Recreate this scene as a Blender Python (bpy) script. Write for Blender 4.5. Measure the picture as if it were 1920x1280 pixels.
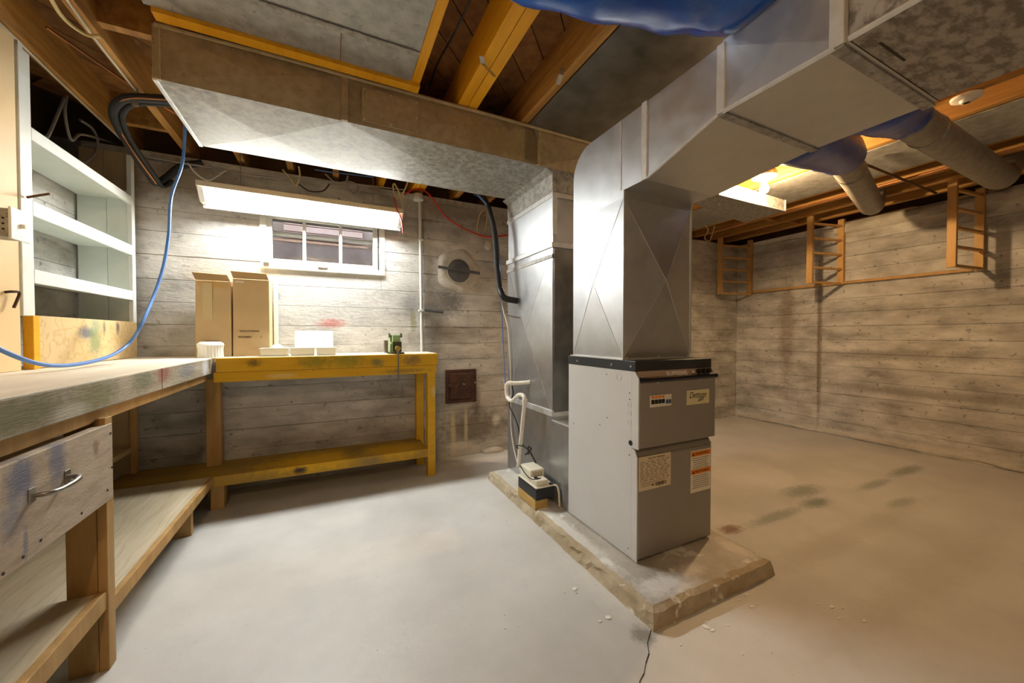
import bpy, math, random
from mathutils import Vector, noise
random.seed(7)
for _o in list(bpy.data.objects): bpy.data.objects.remove(_o)
SC = bpy.context.scene; COL = SC.collection
# ------------------------------------------------------------------ camera, world, exposure
FPX, YAW, PITCH, CH = 700.0, math.radians(25.8), math.radians(-1.0), 1.10
cd = bpy.data.cameras.new('camera'); cam = bpy.data.objects.new('camera', cd); COL.objects.link(cam)
cd.sensor_width = 36.0; cd.lens = FPX/1920*36; cd.clip_start = .01
cam.location = (0, 0, CH); cam.rotation_euler = (math.pi/2+PITCH, 0, -YAW); SC.camera = cam
SC.view_settings.view_transform = 'Standard'; SC.view_settings.look = 'None'
SC.view_settings.gamma = 1; SC.view_settings.use_curve_mapping = False
SC.view_settings.exposure = 1.55
FLUOR_W, BULB_W, BULB2_W = 31.5, 640.0, 300.0
WARM = (1.0, .67, .34); COOL = (.975, 1.0, .97)
wd = bpy.data.worlds.new('world'); SC.world = wd; wd.use_nodes = True
wd.node_tree.nodes['Background'].inputs[0].default_value = (.72, .82, 1, 1)
wd.node_tree.nodes['Background'].inputs[1].default_value = 5.0

_F = Vector((math.sin(YAW)*math.cos(PITCH), math.cos(YAW)*math.cos(PITCH), math.sin(PITCH)))
_R = Vector((math.cos(YAW), -math.sin(YAW), 0)); _U = _R.cross(_F)
def P(x, y, ax, v):
    """photo pixel -> point on the plane ax = v"""
    d = _F+_R*((x-960)/FPX)+_U*((640-y)/FPX); i = 'xyz'.index(ax); c = Vector((0, 0, CH))
    return c+d*((v-c[i])/d[i])

# ------------------------------------------------------------------ materials
def C(r, g, b):
    f = lambda c: (c/255/12.92 if c/255 <= .04045 else ((c/255+.055)/1.055)**2.4)
    return (f(r), f(g), f(b), 1)
MATS = {}
def pm(name, c1, c2=None, scale=5, stretch=(1, 1, 1), fac=(.35, .65), rough=.6, metal=0., bump=0., bscale=None,
       blots=(), rand=0., speck=None, rvar=0., emit=None, trans=0., coat=0., wave=None, streak=None):
    m = bpy.data.materials.new(name); m.use_nodes = True; nt = m.node_tree; N = nt.nodes; L = nt.links.new
    b = N['Principled BSDF']; b.inputs['Roughness'].default_value = rough; b.inputs['Metallic'].default_value = metal
    if trans: b.inputs['Transmission Weight'].default_value = trans
    if coat: b.inputs['Coat Weight'].default_value = coat
    tc = N.new('ShaderNodeTexCoord'); mp = N.new('ShaderNodeMapping'); L(tc.outputs['Object'], mp.inputs[0])
    mp.inputs['Scale'].default_value = stretch
    def mix(f, a, c, bt='MIX'):
        x = N.new('ShaderNodeMix'); x.data_type = 'RGBA'; x.blend_type = bt
        if isinstance(f, (int, float)): x.inputs[0].default_value = f
        else: L(f, x.inputs[0])
        for s, v in ((6, a), (7, c)):
            if isinstance(v, tuple): x.inputs[s].default_value = v
            else: L(v, x.inputs[s])
        return x.outputs[2]
    def nz(sc, det=6, vec=None, r=.6):
        n = N.new('ShaderNodeTexNoise'); n.inputs['Scale'].default_value = sc; n.inputs['Detail'].default_value = det
        n.inputs['Roughness'].default_value = r; L(vec or mp.outputs[0], n.inputs['Vector']); return n.outputs['Fac']
    def mr(v, a, c, lo=0., hi=1.):
        r = N.new('ShaderNodeMapRange'); L(v, r.inputs[0]); r.inputs[1].default_value = a; r.inputs[2].default_value = c
        r.inputs[3].default_value = lo; r.inputs[4].default_value = hi; return r.outputs[0]
    n1 = nz(scale); col = c1
    if c2: col = mix(mr(n1, *fac), c1, c2)
    if wave:
        w = N.new('ShaderNodeTexWave'); w.inputs['Scale'].default_value = wave[1]; w.inputs['Distortion'].default_value = wave[2]
        w.inputs['Detail'].default_value = 3; w.inputs['Detail Scale'].default_value = 1.2; L(mp.outputs[0], w.inputs['Vector'])
        col = mix(mr(w.outputs['Fac'], .78, 1., 0, wave[3]), col, wave[0])
    if speck:
        col = mix(mr(nz(speck[1], 3, tc.outputs['Object']), speck[2], speck[2]+.05, 0, speck[3] if len(speck) > 3 else .8), col, speck[0])
    if streak:
        m2 = N.new('ShaderNodeMapping'); L(tc.outputs['Object'], m2.inputs[0]); m2.inputs['Scale'].default_value = streak[1]
        col = mix(mr(nz(streak[2], 8, m2.outputs[0], .7), streak[3], streak[3]+.08, 0, streak[4]), col, streak[0])
    if blots:
        geo = N.new('ShaderNodeNewGeometry')
        for cen, rad, bc, st in blots:
            s = N.new('ShaderNodeVectorMath'); s.operation = 'SUBTRACT'; L(geo.outputs['Position'], s.inputs[0]); s.inputs[1].default_value = cen
            d = N.new('ShaderNodeVectorMath'); d.operation = 'DIVIDE'; L(s.outputs[0], d.inputs[0]); d.inputs[1].default_value = rad
            l = N.new('ShaderNodeVectorMath'); l.operation = 'LENGTH'; L(d.outputs[0], l.inputs[0])
            a = N.new('ShaderNodeMath'); a.operation = 'MULTIPLY_ADD'; L(nz(2.2/max(.05, min(rad)), 5, geo.outputs['Position']), a.inputs[0])
            a.inputs[1].default_value = 1.3; L(l.outputs['Value'], a.inputs[2])
            col = mix(mr(a.outputs[0], 1.75, 1.05, 0, st), col, bc)
    if rand:
        oi = N.new('ShaderNodeObjectInfo'); v = mr(oi.outputs['Random'], 0, 1, 1-rand, 1+rand)
        cc = N.new('ShaderNodeCombineColor')
        for i in range(3): L(v, cc.inputs[i])
        col = mix(1.0, col, cc.outputs[0], 'MULTIPLY')
    if isinstance(col, tuple): b.inputs['Base Color'].default_value = col
    else: L(col, b.inputs['Base Color'])
    if rvar: L(mr(n1, .3, .7, rough-rvar, rough+rvar), b.inputs['Roughness'])
    if bump:
        bp = N.new('ShaderNodeBump'); bp.inputs['Strength'].default_value = bump; bp.inputs['Distance'].default_value = .01
        L(nz(bscale or scale*3, 8), bp.inputs['Height']); L(bp.outputs[0], b.inputs['Normal'])
    if emit:
        b.inputs['Emission Color'].default_value = (*emit[0], 1); b.inputs['Emission Strength'].default_value = emit[1]
    MATS[name] = m; return m

def floor_pt(x, y): return tuple(P(x, y, 'z', 0))
gr = C(96, 112, 92)
pm('floor_paint', C(192, 190, 186), C(212, 210, 206), 1.6, rough=.5, rvar=.12, bump=.12, bscale=30, speck=(C(110, 104, 96), 48, .7, .6),
   blots=[(floor_pt(1505, 920), (.22, .09, .1), gr, .6), (floor_pt(1530, 942), (.16, .06, .1), gr, .7), (floor_pt(1640, 908), (.26, .05, .1), gr, .5),
          (floor_pt(1700, 882), (.3, .06, .1), gr, .6), (floor_pt(1690, 942), (.2, .05, .1), gr, .45), (floor_pt(1370, 992), (.09, .05, .1), C(120, 70, 25), .8),
          (floor_pt(1455, 968), (.3, .05, .1), gr, .5),
          (floor_pt(905, 862), (.45, .1, .1), C(235, 233, 228), .8), (floor_pt(1120, 1085), (.1, .35, .1), C(228, 226, 220), .5),
          (floor_pt(1205, 1190), (.05, .05, .1), C(120, 112, 98), .7), (floor_pt(1600, 1000), (1.2, .08, .1), C(170, 158, 140), .3),
          (floor_pt(1750, 1080), (1.0, .1, .1), C(170, 158, 140), .3)])
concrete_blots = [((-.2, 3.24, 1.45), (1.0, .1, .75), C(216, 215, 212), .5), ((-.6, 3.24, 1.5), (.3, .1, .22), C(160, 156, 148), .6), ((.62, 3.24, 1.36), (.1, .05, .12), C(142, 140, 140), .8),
    ((.63, 3.24, 1.22), (.03, .05, .12), C(140, 138, 90), .7), ((.95, 3.24, 1.45), (.16, .05, .2), C(92, 90, 86), .75), ((.80, 3.24, 1.2), (.16, .05, .3), C(140, 138, 134), .6),
    ((1.03, 3.24, 1.68), (.24, .05, .22), C(214, 210, 202), .9), ((1.15, 3.24, .26), (.42, .1, .16), C(112, 104, 92), .85), ((.98, 3.24, .2), (.03, .05, .28), C(205, 196, 160), .75),
    ((1.1, 3.24, .25), (.02, .05, .25), C(205, 196, 160), .75), ((1.4, 3.24, .3), (.05, .05, .06), C(225, 222, 216), .8), ((1.05, 3.24, .1), (.14, .05, .05), C(215, 210, 200), .7),
    ((.86, 3.24, .55), (.06, .05, .2), C(140, 142, 145), .7), ((.0, 3.24, 1.19), (.12, .05, .045), C(190, 70, 62), .6), ((-.36, 3.24, 1.38), (.03, .05, .03), C(120, 160, 190), .7),
    ((-.63, 3.24, 1.24), (.05, .05, .02), C(40, 90, 60), .8), ((-.72, 3.24, 1.42), (.03, .05, .03), C(90, 150, 130), .7), ((-.9, 3.24, 2.16), (.4, .1, .2), C(140, 118, 92), .8),
    ((.95, 3.24, 2.2), (.5, .1, .14), C(130, 112, 86), .7), ((1.2, 3.24, .5), (.05, .05, .2), C(90, 76, 62), .6),
    ((4.95, 2.62, 1.2), (.1, .1, .9), C(120, 100, 78), .55), ((4.95, 2.28, 1.0), (.1, .03, 1.1), C(112, 96, 74), .7), ((4.95, 1.5, 2.25), (.1, 1.2, .12), C(205, 198, 186), .7),
    ((4.95, 1.7, .9), (.1, .7, .06), C(120, 112, 100), .5), ((4.95, 1.4, .55), (.1, .9, .05), C(126, 118, 104), .5), ((4.95, 2.0, .03), (.1, 1.6, .06), C(215, 208, 196), .6)]
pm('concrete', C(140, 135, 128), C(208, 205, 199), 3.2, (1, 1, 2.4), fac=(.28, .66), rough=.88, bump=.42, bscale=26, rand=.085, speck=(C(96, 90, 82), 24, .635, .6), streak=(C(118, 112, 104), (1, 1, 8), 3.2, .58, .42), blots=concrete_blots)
pm('concrete_joint', C(105, 100, 92), C(135, 130, 120), 6, rough=.95)
pm('pad_concrete', C(170, 163, 150), C(205, 200, 190), 4, rough=.85, bump=.6, bscale=30, blots=[((1.22, 1.1, .07), (.13, .07, .1), C(240, 238, 234), .8), ((1.4, 1.12, .07), (.1, .05, .1), C(240, 238, 234), .6), ((1.12, 1.7, .07), (.05, .6, .1), C(236, 234, 228), .7), ((1.75, 1.15, .07), (.06, .1, .1), C(238, 232, 224), .6)], speck=(C(240, 238, 232), 7, .59, .85))
pm('pad_side', C(172, 154, 124), C(200, 186, 160), 7, rough=.9, bump=.9, bscale=36, speck=(C(236, 233, 226), 9, .6, .9))
pm('patch_mortar', C(205, 200, 190), C(180, 172, 160), 8, rough=.9, bump=.8, bscale=30)
pm('joist_wood', C(150, 104, 46), C(190, 142, 70), 3, (9, .7, 9), rough=.7, bump=.15, rand=.15)
pm('amber_wood', C(226, 158, 14), C(238, 178, 28), 3, (9, .7, 9), rough=.5, bump=.1, speck=(C(110, 70, 20), 26, .72, .7))  # on the joists, the warm bulb's yellow is put into this colour
pm('subfloor_wood', C(116, 76, 36), C(150, 104, 54), 2.5, (6, 6, 6), rough=.8, rand=.22, speck=(C(60, 36, 14), 12, .72, .7))
pm('dark_wood', C(84, 58, 32), C(110, 80, 46), 4, rough=.85)
pm('rack_wood', C(182, 138, 76), C(202, 160, 100), 3, (6, 6, 1), rough=.6, rand=.1)
GC = C(176, 178, 180)
pm('galvanized', C(190, 192, 195), C(204, 206, 209), 14, fac=(.25, .75), rough=.43, metal=.9, rvar=.06)
pm('galvanized_old', C(140, 137, 131), C(178, 176, 170), 30, fac=(.38, .62), rough=.58, metal=.4, rvar=.08, speck=(C(96, 92, 86), 46, .6, .55))
pm('galvanized_fleck', C(120, 116, 110), C(176, 172, 166), 16, (1, 2.2, 1.6), fac=(.42, .58), rough=.5, metal=.6, rvar=.1, bump=.25, bscale=40)
pm('galvanized_dusty_warm', C(176, 158, 122), C(196, 178, 142), 26, rough=.62, metal=.3, speck=(C(112, 100, 82), 60, .64, .5), blots=[((.9, 1.97, 2.2), (.3, .2, .12), C(150, 134, 80), .5)])  # dusty metal with the warm lamp's brown tint painted into the colour
pm('galvanized_bright', C(186, 188, 191), C(200, 202, 205), 14, fac=(.3, .7), rough=.33, metal=.82, rvar=.03)
pm('pan_metal', C(150, 150, 146), C(182, 182, 178), 18, fac=(.35, .65), rough=.5, metal=.55, rvar=.1, speck=(C(110, 108, 104), 40, .62, .4))
pm('pan_dark', C(112, 110, 106), C(138, 136, 132), 7, rough=.42, metal=.75, rvar=.1)
pm('seam_metal', C(222, 223, 222), C(204, 205, 204), 20, rough=.4, metal=.45)
pm('pipe_metal', C(142, 136, 126), C(170, 164, 154), 24, rough=.55, metal=.45, rvar=.08)
pm('furnace_grey', C(204, 204, 203), C(210, 210, 209), 3, rough=.42)
pm('furnace_door_shaded', C(146, 141, 134), C(152, 147, 140), 3, rough=.38, metal=.15)  # cabinet grey darkened, the shade of the unlit front put into colour
pm('black_band', C(42, 46, 50), rough=.4); pm('navy_plastic', C(22, 24, 44), rough=.3); pm('black_plastic', C(26, 26, 28), rough=.45)
pm('tan_strip', C(176, 156, 138), rough=.5); pm('label_paper', C(226, 210, 178), C(214, 198, 166), 20, rough=.55)
pm('warning_paper', C(238, 232, 214), rough=.5); pm('warning_orange', C(236, 134, 22), rough=.5); pm('ink', C(50, 40, 34), rough=.7)
pm('ink_soft', C(146, 130, 108), rough=.7); pm('white_ink', C(235, 232, 228), rough=.5)
pm('logo_paper', C(226, 218, 176), rough=.5); pm('breaker_white', C(230, 226, 216), rough=.4); pm('breaker_blue', C(70, 88, 130), rough=.4)
pm('screw_metal', C(206, 206, 204), rough=.3, metal=.9)
pm('blue_plastic', C(8, 66, 160), C(20, 92, 186), 3, rough=.2, bump=.8, bscale=5, coat=.5)
pm('blue_sleeve', C(34, 66, 158), C(54, 88, 176), 4, rough=.32, bump=.7, bscale=14)
pm('white_paint', C(226, 228, 222), C(212, 214, 206), 5, rough=.5, speck=(C(120, 120, 116), 55, .75, .5))
pm('shelf_paint', C(216, 222, 212), C(228, 232, 224), 5, rough=.5, blots=[((-1.12, 2.72, 1.36), (.05, .05, .02), C(60, 66, 110), .8), ((-1.12, 2.6, 1.64), (.03, .05, .03), C(90, 96, 120), .6)])
pm('beige_board', C(226, 198, 150), C(216, 186, 136), 2, (1, 1, 1), rough=.6, speck=(C(150, 120, 80), 22, .76, .5))
pm('tan_board', C(176, 152, 112), C(190, 166, 124), 3, (4, 4, .6), rough=.7)
ply_b = [((-1.12, 2.64, 1.11), (.05, .08, .04), C(72, 86, 110), .8), ((-1.12, 2.72, 1.07), (.05, .07, .1), C(112, 136, 90), .7), ((-1.12, 2.72, 1.16), (.05, .05, .05), C(150, 170, 140), .6), ((-1.12, 2.95, 1.14), (.05, .02, .05), C(70, 70, 80), .8),
         ((-1.12, 2.81, 1.14), (.05, .015, .04), C(80, 80, 92), .7)]
pm('plywood', C(222, 194, 144), C(204, 174, 122), 3, rough=.7, wave=(C(172, 128, 72), 9, 16, .38), blots=ply_b)
pm('bench_top_worn', C(212, 196, 172), C(228, 216, 196), 2, (5, .8, 5), rough=.6, speck=(C(120, 90, 60), 16, .76, .7))
bl = [((-.67, 1.3, .91), (.05, .2, .06), C(104, 100, 52), .75), ((-.67, 1.62, .91), (.05, .16, .06), C(122, 118, 66), .7), ((-.67, 1.95, .92), (.05, .12, .05), C(96, 104, 76), .7),
      ((-.67, 2.15, .93), (.05, .09, .04), C(140, 66, 56), .75), ((-.67, 2.45, .92), (.05, .14, .05), C(104, 108, 122), .6), ((-.67, 2.75, .91), (.05, .06, .06), C(205, 208, 214), .8),
      ((-.67, 2.84, .92), (.05, .025, .05), C(60, 66, 58), .8), ((-.67, 1.5, .88), (.05, .1, .03), C(196, 190, 172), .6)]
pm('bench_fascia', C(150, 136, 112), C(178, 166, 146), 2.5, (5, 1, 9), rough=.7, bump=.35, bscale=20, speck=(C(206, 198, 180), 30, .68, .7), blots=bl)
db = [((-.66, 1.29, .76), (.05, .055, .07), C(88, 100, 130), .75), ((-.66, 1.42, .77), (.05, .04, .09), C(96, 106, 134), .7), ((-.66, 1.26, .68), (.05, .04, .06), C(110, 120, 142), .5), ((-.66, 1.3, .6), (.05, .01, .05), C(96, 110, 140), .6),
      ((-.66, 1.6, .75), (.05, .02, .03), C(120, 70, 50), .6)]
pm('drawer_wood', C(168, 148, 124), C(196, 178, 156), 2.5, (3, 3, 16), rough=.7, bump=.3, bscale=14, speck=(C(90, 70, 50), 18, .74, .7), blots=db)
pm('bench_wood', C(166, 128, 70), C(190, 152, 94), 3, (6, 6, 1), rough=.65, speck=(C(110, 80, 40), 14, .75, .6))
pm('shelf_wood', C(186, 172, 142), C(206, 194, 168), 2, (6, 1, 6), rough=.65, wave=(C(160, 140, 108), 1.2, 16, .3), bump=.15)
yb = [((-.45, 2.9, .92), (.05, .1, .03), C(96, 74, 20), .8), ((-.1, 2.9, .92), (.12, .1, .06), C(128, 128, 24), .7), ((.1, 2.9, .92), (.14, .1, .06), C(134, 134, 26), .75), ((.3, 2.9, .9), (.05, .1, .04), C(104, 116, 70), .8),
      ((.55, 2.9, .91), (.08, .1, .05), C(122, 96, 60), .8), ((.5, 2.9, .83), (.2, .1, .02), C(140, 112, 52), .7), ((-.3, 2.9, .83), (.1, .1, .02), C(226, 200, 130), .7), ((.72, 2.9, .66), (.03, .1, .05), C(230, 205, 140), .7)]
pm('yellow_bench', C(212, 162, 10), C(224, 176, 20), 3, (1, 6, 6), rough=.5, speck=(C(120, 80, 20), 22, .75, .7), blots=yb)
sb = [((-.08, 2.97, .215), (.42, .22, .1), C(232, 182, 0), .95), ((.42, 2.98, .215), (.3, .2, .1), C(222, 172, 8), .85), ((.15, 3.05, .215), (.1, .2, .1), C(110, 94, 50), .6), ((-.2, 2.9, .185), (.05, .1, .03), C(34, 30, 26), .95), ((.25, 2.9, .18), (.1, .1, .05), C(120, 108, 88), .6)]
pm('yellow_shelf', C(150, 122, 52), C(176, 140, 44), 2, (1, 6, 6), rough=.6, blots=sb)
pm('cardboard', C(206, 178, 132), C(216, 188, 142), 4, rough=.8, blots=[((-.7, 3.02, 1.43), (.1, .1, .03), C(214, 166, 66), .6)])
pm('cardboard_dark', C(160, 130, 84), C(172, 142, 96), 4, rough=.8)
pm('white_plastic', C(238, 240, 236), rough=.35); pm('cream_plastic', C(232, 226, 206), rough=.4); pm('paper_white', C(240, 240, 230), rough=.6)
pm('pvc', C(238, 234, 222), C(228, 222, 206), 6, rough=.35)
pm('vise_green', C(150, 172, 120), C(128, 150, 100), 12, rough=.45); pm('vise_dark', C(70, 74, 44), rough=.5); pm('steel', C(150, 146, 138), rough=.35, metal=.9); pm('brass', C(206, 180, 110), rough=.35, metal=.7)
pm('rust_iron', C(62, 42, 34), C(92, 58, 42), 14, rough=.7, metal=.3, bump=.4); pm('iron_plate', C(84, 84, 86), C(104, 104, 104), 10, rough=.5, metal=.5)
pm('tin_edge', C(205, 198, 184), rough=.35, metal=.8)
pm('foam_black', C(34, 33, 33), C(46, 44, 42), 12, rough=.75); pm('copper', C(170, 112, 72), rough=.4, metal=.8)
pm('cable_blue', C(84, 128, 196), rough=.4); pm('cable_red', C(196, 46, 28), rough=.4); pm('cable_grey', C(150, 142, 134), rough=.5); pm('cable_white', C(212, 204, 186), rough=.5); pm('cable_black', C(30, 28, 28), rough=.45); pm('cable_cream', C(204, 186, 130), rough=.5)
pm('conduit_paint', C(208, 210, 202), C(192, 192, 182), 8, rough=.5)
pm('lamp_housing', C(226, 206, 172), rough=.5); pm('lamp_white', C(238, 238, 234), rough=.45)
pm('tube_glow', C(255, 255, 255), emit=(COOL, FLUOR_W)); pm('bulb_glow', C(255, 240, 215), emit=(WARM, BULB_W)); pm('bulb_glow_two', C(255, 240, 215), emit=(WARM, BULB2_W))
pm('porcelain', C(236, 230, 220), rough=.3)
pm('glass', (1, 1, 1, 1), rough=.03, trans=1.0)
pm('siding_pink', C(206, 178, 164), C(216, 192, 180), 6, rough=.8); pm('well_brown', C(150, 134, 122), C(170, 156, 144), 5, rough=.9)
pm('wood_block', C(176, 140, 70), C(196, 160, 90), 6, (1, 1, 8), rough=.6); pm('tape_clear', C(214, 196, 150), rough=.2)

# ------------------------------------------------------------------ mesh helpers
class MB:
    def __init__(s): s.v = []; s.f = []
    def add(s, vs, fs):
        o = len(s.v); s.v += [tuple(v) for v in vs]; s.f += [tuple(i+o for i in f) for f in fs]; return s
    def box(s, x0, x1, y0, y1, z0, z1):
        return s.hexa([(x0, y0, z0), (x1, y0, z0), (x1, y1, z0), (x0, y1, z0)], [(x0, y0, z1), (x1, y0, z1), (x1, y1, z1), (x0, y1, z1)])
    def hexa(s, a, b):
        return s.add(list(a)+list(b), [(3, 2, 1, 0), (4, 5, 6, 7), (0, 1, 5, 4), (1, 2, 6, 5), (2, 3, 7, 6), (3, 0, 4, 7)])
    def prism(s, poly, ax, a0, a1):
        n = len(poly); i = 'xyz'.index(ax)
        def pt(p, a): q = list(p); q.insert(i, a); return q
        return s.add([pt(p, a0) for p in poly]+[pt(p, a1) for p in poly], [tuple(range(n))[::-1], tuple(range(n, 2*n))]+[(k, (k+1) % n, n+(k+1) % n, n+k) for k in range(n)])
    def ring(s, c, u, w, r, n): return [Vector(c)+u*(r*math.cos(2*math.pi*k/n))+w*(r*math.sin(2*math.pi*k/n)) for k in range(n)]
    def tube(s, pts, r, n=10, cap=True, flat=None):
        pts = [Vector(p) for p in pts]; rs = r if isinstance(r, (list, tuple)) else [r]*len(pts); vs = []; up = None
        for i, p in enumerate(pts):
            t = (pts[min(i+1, len(pts)-1)]-pts[max(i-1, 0)])
            if t.length < 1e-9: t = Vector((0, 0, 1))
            t.normalize()
            if up is None:
                up = Vector((0, 0, 1)) if abs(t.z) < .9 else Vector((1, 0, 0))
            u = (up-t*up.dot(t)).normalized(); up = u; w = t.cross(u)
            if flat: vs += [p+u*(rs[i]*flat*math.cos(2*math.pi*k/n))+w*(rs[i]*math.sin(2*math.pi*k/n)) for k in range(n)]
            else: vs += s.ring(p, u, w, rs[i], n)
        fs = [(i*n+k, i*n+(k+1) % n, (i+1)*n+(k+1) % n, (i+1)*n+k) for i in range(len(pts)-1) for k in range(n)]
        if cap: fs += [tuple(range(n))[::-1], tuple((len(pts)-1)*n+k for k in range(n))]
        return s.add(vs, fs)
    def cyl(s, p0, p1, r, r2=None, n=16): return s.tube([p0, p1], [r, r if r2 is None else r2], n)
    def ball(s, c, r, n=16, k=10, sz=(1, 1, 1)):
        c = Vector(c); vs = [c+Vector((0, 0, -r*sz[2]))]
        for i in range(1, k):
            a = -math.pi/2+math.pi*i/k
            vs += [c+Vector((r*sz[0]*math.cos(a)*math.cos(2*math.pi*j/n), r*sz[1]*math.cos(a)*math.sin(2*math.pi*j/n), r*sz[2]*math.sin(a))) for j in range(n)]
        vs.append(c+Vector((0, 0, r*sz[2]))); T = len(vs)-1
        fs = [(0, 1+(j+1) % n, 1+j) for j in range(n)]+[(1+i*n+j, 1+i*n+(j+1) % n, 1+(i+1)*n+(j+1) % n, 1+(i+1)*n+j) for i in range(k-2) for j in range(n)]
        fs += [(T, 1+(k-2)*n+j, 1+(k-2)*n+(j+1) % n) for j in range(n)]
        return s.add(vs, fs)
    def lathe(s, c, prof, n=24, ax='z', flute=0, nf=0):
        c = Vector(c); vs = []
        for r, h in prof:
            for j in range(n):
                a = 2*math.pi*j/n; rr = r*(1+flute*math.cos(nf*a)); q = (rr*math.cos(a), rr*math.sin(a), h)
                if ax == 'y': q = (q[0], q[2], q[1])
                if ax == 'x': q = (q[2], q[0], q[1])
                vs.append(c+Vector(q))
        m = len(prof); fs = [(i*n+j, i*n+(j+1) % n, (i+1)*n+(j+1) % n, (i+1)*n+j) for i in range(m-1) for j in range(n)]
        return s.add(vs, fs+[tuple(range(n))[::-1], tuple((m-1)*n+j for j in range(n))])
    def cross(s, a, b, c, d, out, h=.006):
        """cross-broken sheet: four triangles meeting at a slightly raised middle"""
        m = (Vector(a)+Vector(b)+Vector(c)+Vector(d))/4+Vector(out)*h
        return s.add([a, b, c, d, m], [(0, 1, 4), (1, 2, 4), (2, 3, 4), (3, 0, 4)])
def smoothpts(pts, k=6):
    pts = [Vector(p) for p in pts]; q = [pts[0]*2-pts[1]]+pts+[pts[-1]*2-pts[-2]]; o = []
    for i in range(1, len(q)-2):
        a, b, c, d = q[i-1:i+3]
        for j in range(k):
            t = j/k; o.append(.5*((2*b)+(c-a)*t+(2*a-5*b+4*c-d)*t*t+(3*b-a-3*c+d)*t**3))
    return o+[pts[-1]]
def tagp(o, label=None, cat=None, group=None, kind=None):
    for k, v in (('label', label), ('category', cat), ('group', group), ('kind', kind)):
        if v: o[k] = v
    return o
def wloc(o):
    l = Vector(o.location)
    while o.parent: o = o.parent; l += Vector(o.location)
    return l
def build(name, m, mat, parent=None, smooth=False, bevel=0., label=None, cat=None, group=None, kind=None, loc=None):
    vs = [Vector(v) for v in m.v]
    if parent is not None: base = wloc(parent); loc = loc
    elif loc is not None: base = Vector(loc)
    elif kind == 'structure': base = Vector((0, 0, 0))
    else:
        lo = [min(v[i] for v in vs) for i in range(3)]; hi = [max(v[i] for v in vs) for i in range(3)]; base = Vector(((lo[0]+hi[0])/2, (lo[1]+hi[1])/2, lo[2]))
    me = bpy.data.meshes.new(name); me.from_pydata([v-base for v in vs], [], m.f); me.update()
    import bmesh
    b = bmesh.new(); b.from_mesh(me); bmesh.ops.recalc_face_normals(b, faces=b.faces); b.to_mesh(me); b.free()
    me.materials.append(MATS[mat])
    if smooth:
        for p in me.polygons: p.use_smooth = True
    o = bpy.data.objects.new(name, me); COL.objects.link(o)
    if parent is not None: o.parent = parent
    else: o.location = base
    if bevel:
        bv = o.modifiers.new('bevel', 'BEVEL'); bv.width = bevel; bv.segments = 2; bv.limit_method = 'ANGLE'
    if smooth:
        es = o.modifiers.new('edge', 'EDGE_SPLIT'); es.split_angle = math.radians(42)
    return tagp(o, label, cat, group, kind)
def thing(name, label, cat, loc=(0, 0, 0), group=None, kind=None):
    o = bpy.data.objects.new(name, None); COL.objects.link(o); o.location = loc; o.empty_display_size = .05
    return tagp(o, label, cat, group, kind)
def bx(name, mat, parent, x0, x1, y0, y1, z0, z1, bevel=0., **k): return build(name, MB().box(x0, x1, y0, y1, z0, z1), mat, parent, bevel=bevel, **k)
def text(name, s, size, loc, mat, parent, rot=(math.pi/2, 0, 0), shear=0., width=None, align='CENTER', bold=0.):
    cu = bpy.data.curves.new(name, 'FONT'); cu.body = s; cu.size = size; cu.align_x = align; cu.align_y = 'CENTER'; cu.shear = shear; cu.extrude = .0004; cu.offset = bold
    t = bpy.data.objects.new(name, cu); COL.objects.link(t)
    me = bpy.data.meshes.new_from_object(t); bpy.data.objects.remove(t)
    xs = [v.co.x for v in me.vertices]; sc = 1.
    if width: sc = width/max(1e-6, max(xs)-min(xs))
    o = bpy.data.objects.new(name, me); COL.objects.link(o); me.materials.clear(); me.materials.append(MATS[mat])
    o.parent = parent; o.location = Vector(loc)-wloc(parent); o.rotation_euler = rot; o.scale = (sc, 1, 1); return o
def cable(name, label, pts, r, mat, cat='cable', group=None, k=6, n=8, parent=None):
    return build(name, MB().tube(smoothpts(pts, k), r, n), mat, parent, smooth=True, label=None if parent else label, cat=None if parent else cat, group=group)

# ------------------------------------------------------------------ shell
XL, XR, YB, YF = -1.38, 4.95, 3.24, -2.4
ZJ, ZS = 2.335, 2.525      # joist underside, subfloor underside
fl = bx('floor', 'floor_paint', None, XL-.3, XR+.3, YF-.3, YB+.4, -.1, 0, kind='structure')
ck = MB(); cp = [P(x, y, 'z', .0008) for x, y in ((1221, 1180), (1214, 1205), (1217, 1225), (1211, 1243), (1208, 1262), (1200, 1276), (1198, 1300))]
for i in range(len(cp)-1):
    a, b = cp[i], cp[i+1]; t = (b-a).normalized(); w = Vector((-t.y, t.x, 0)); wa = .0012+.0018*random.random()
    ck.add([a-w*wa, a+w*wa, b+w*wa*.8, b-w*wa*.8], [(0, 1, 2, 3)])
build('crack', ck, 'ink', fl)
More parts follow.
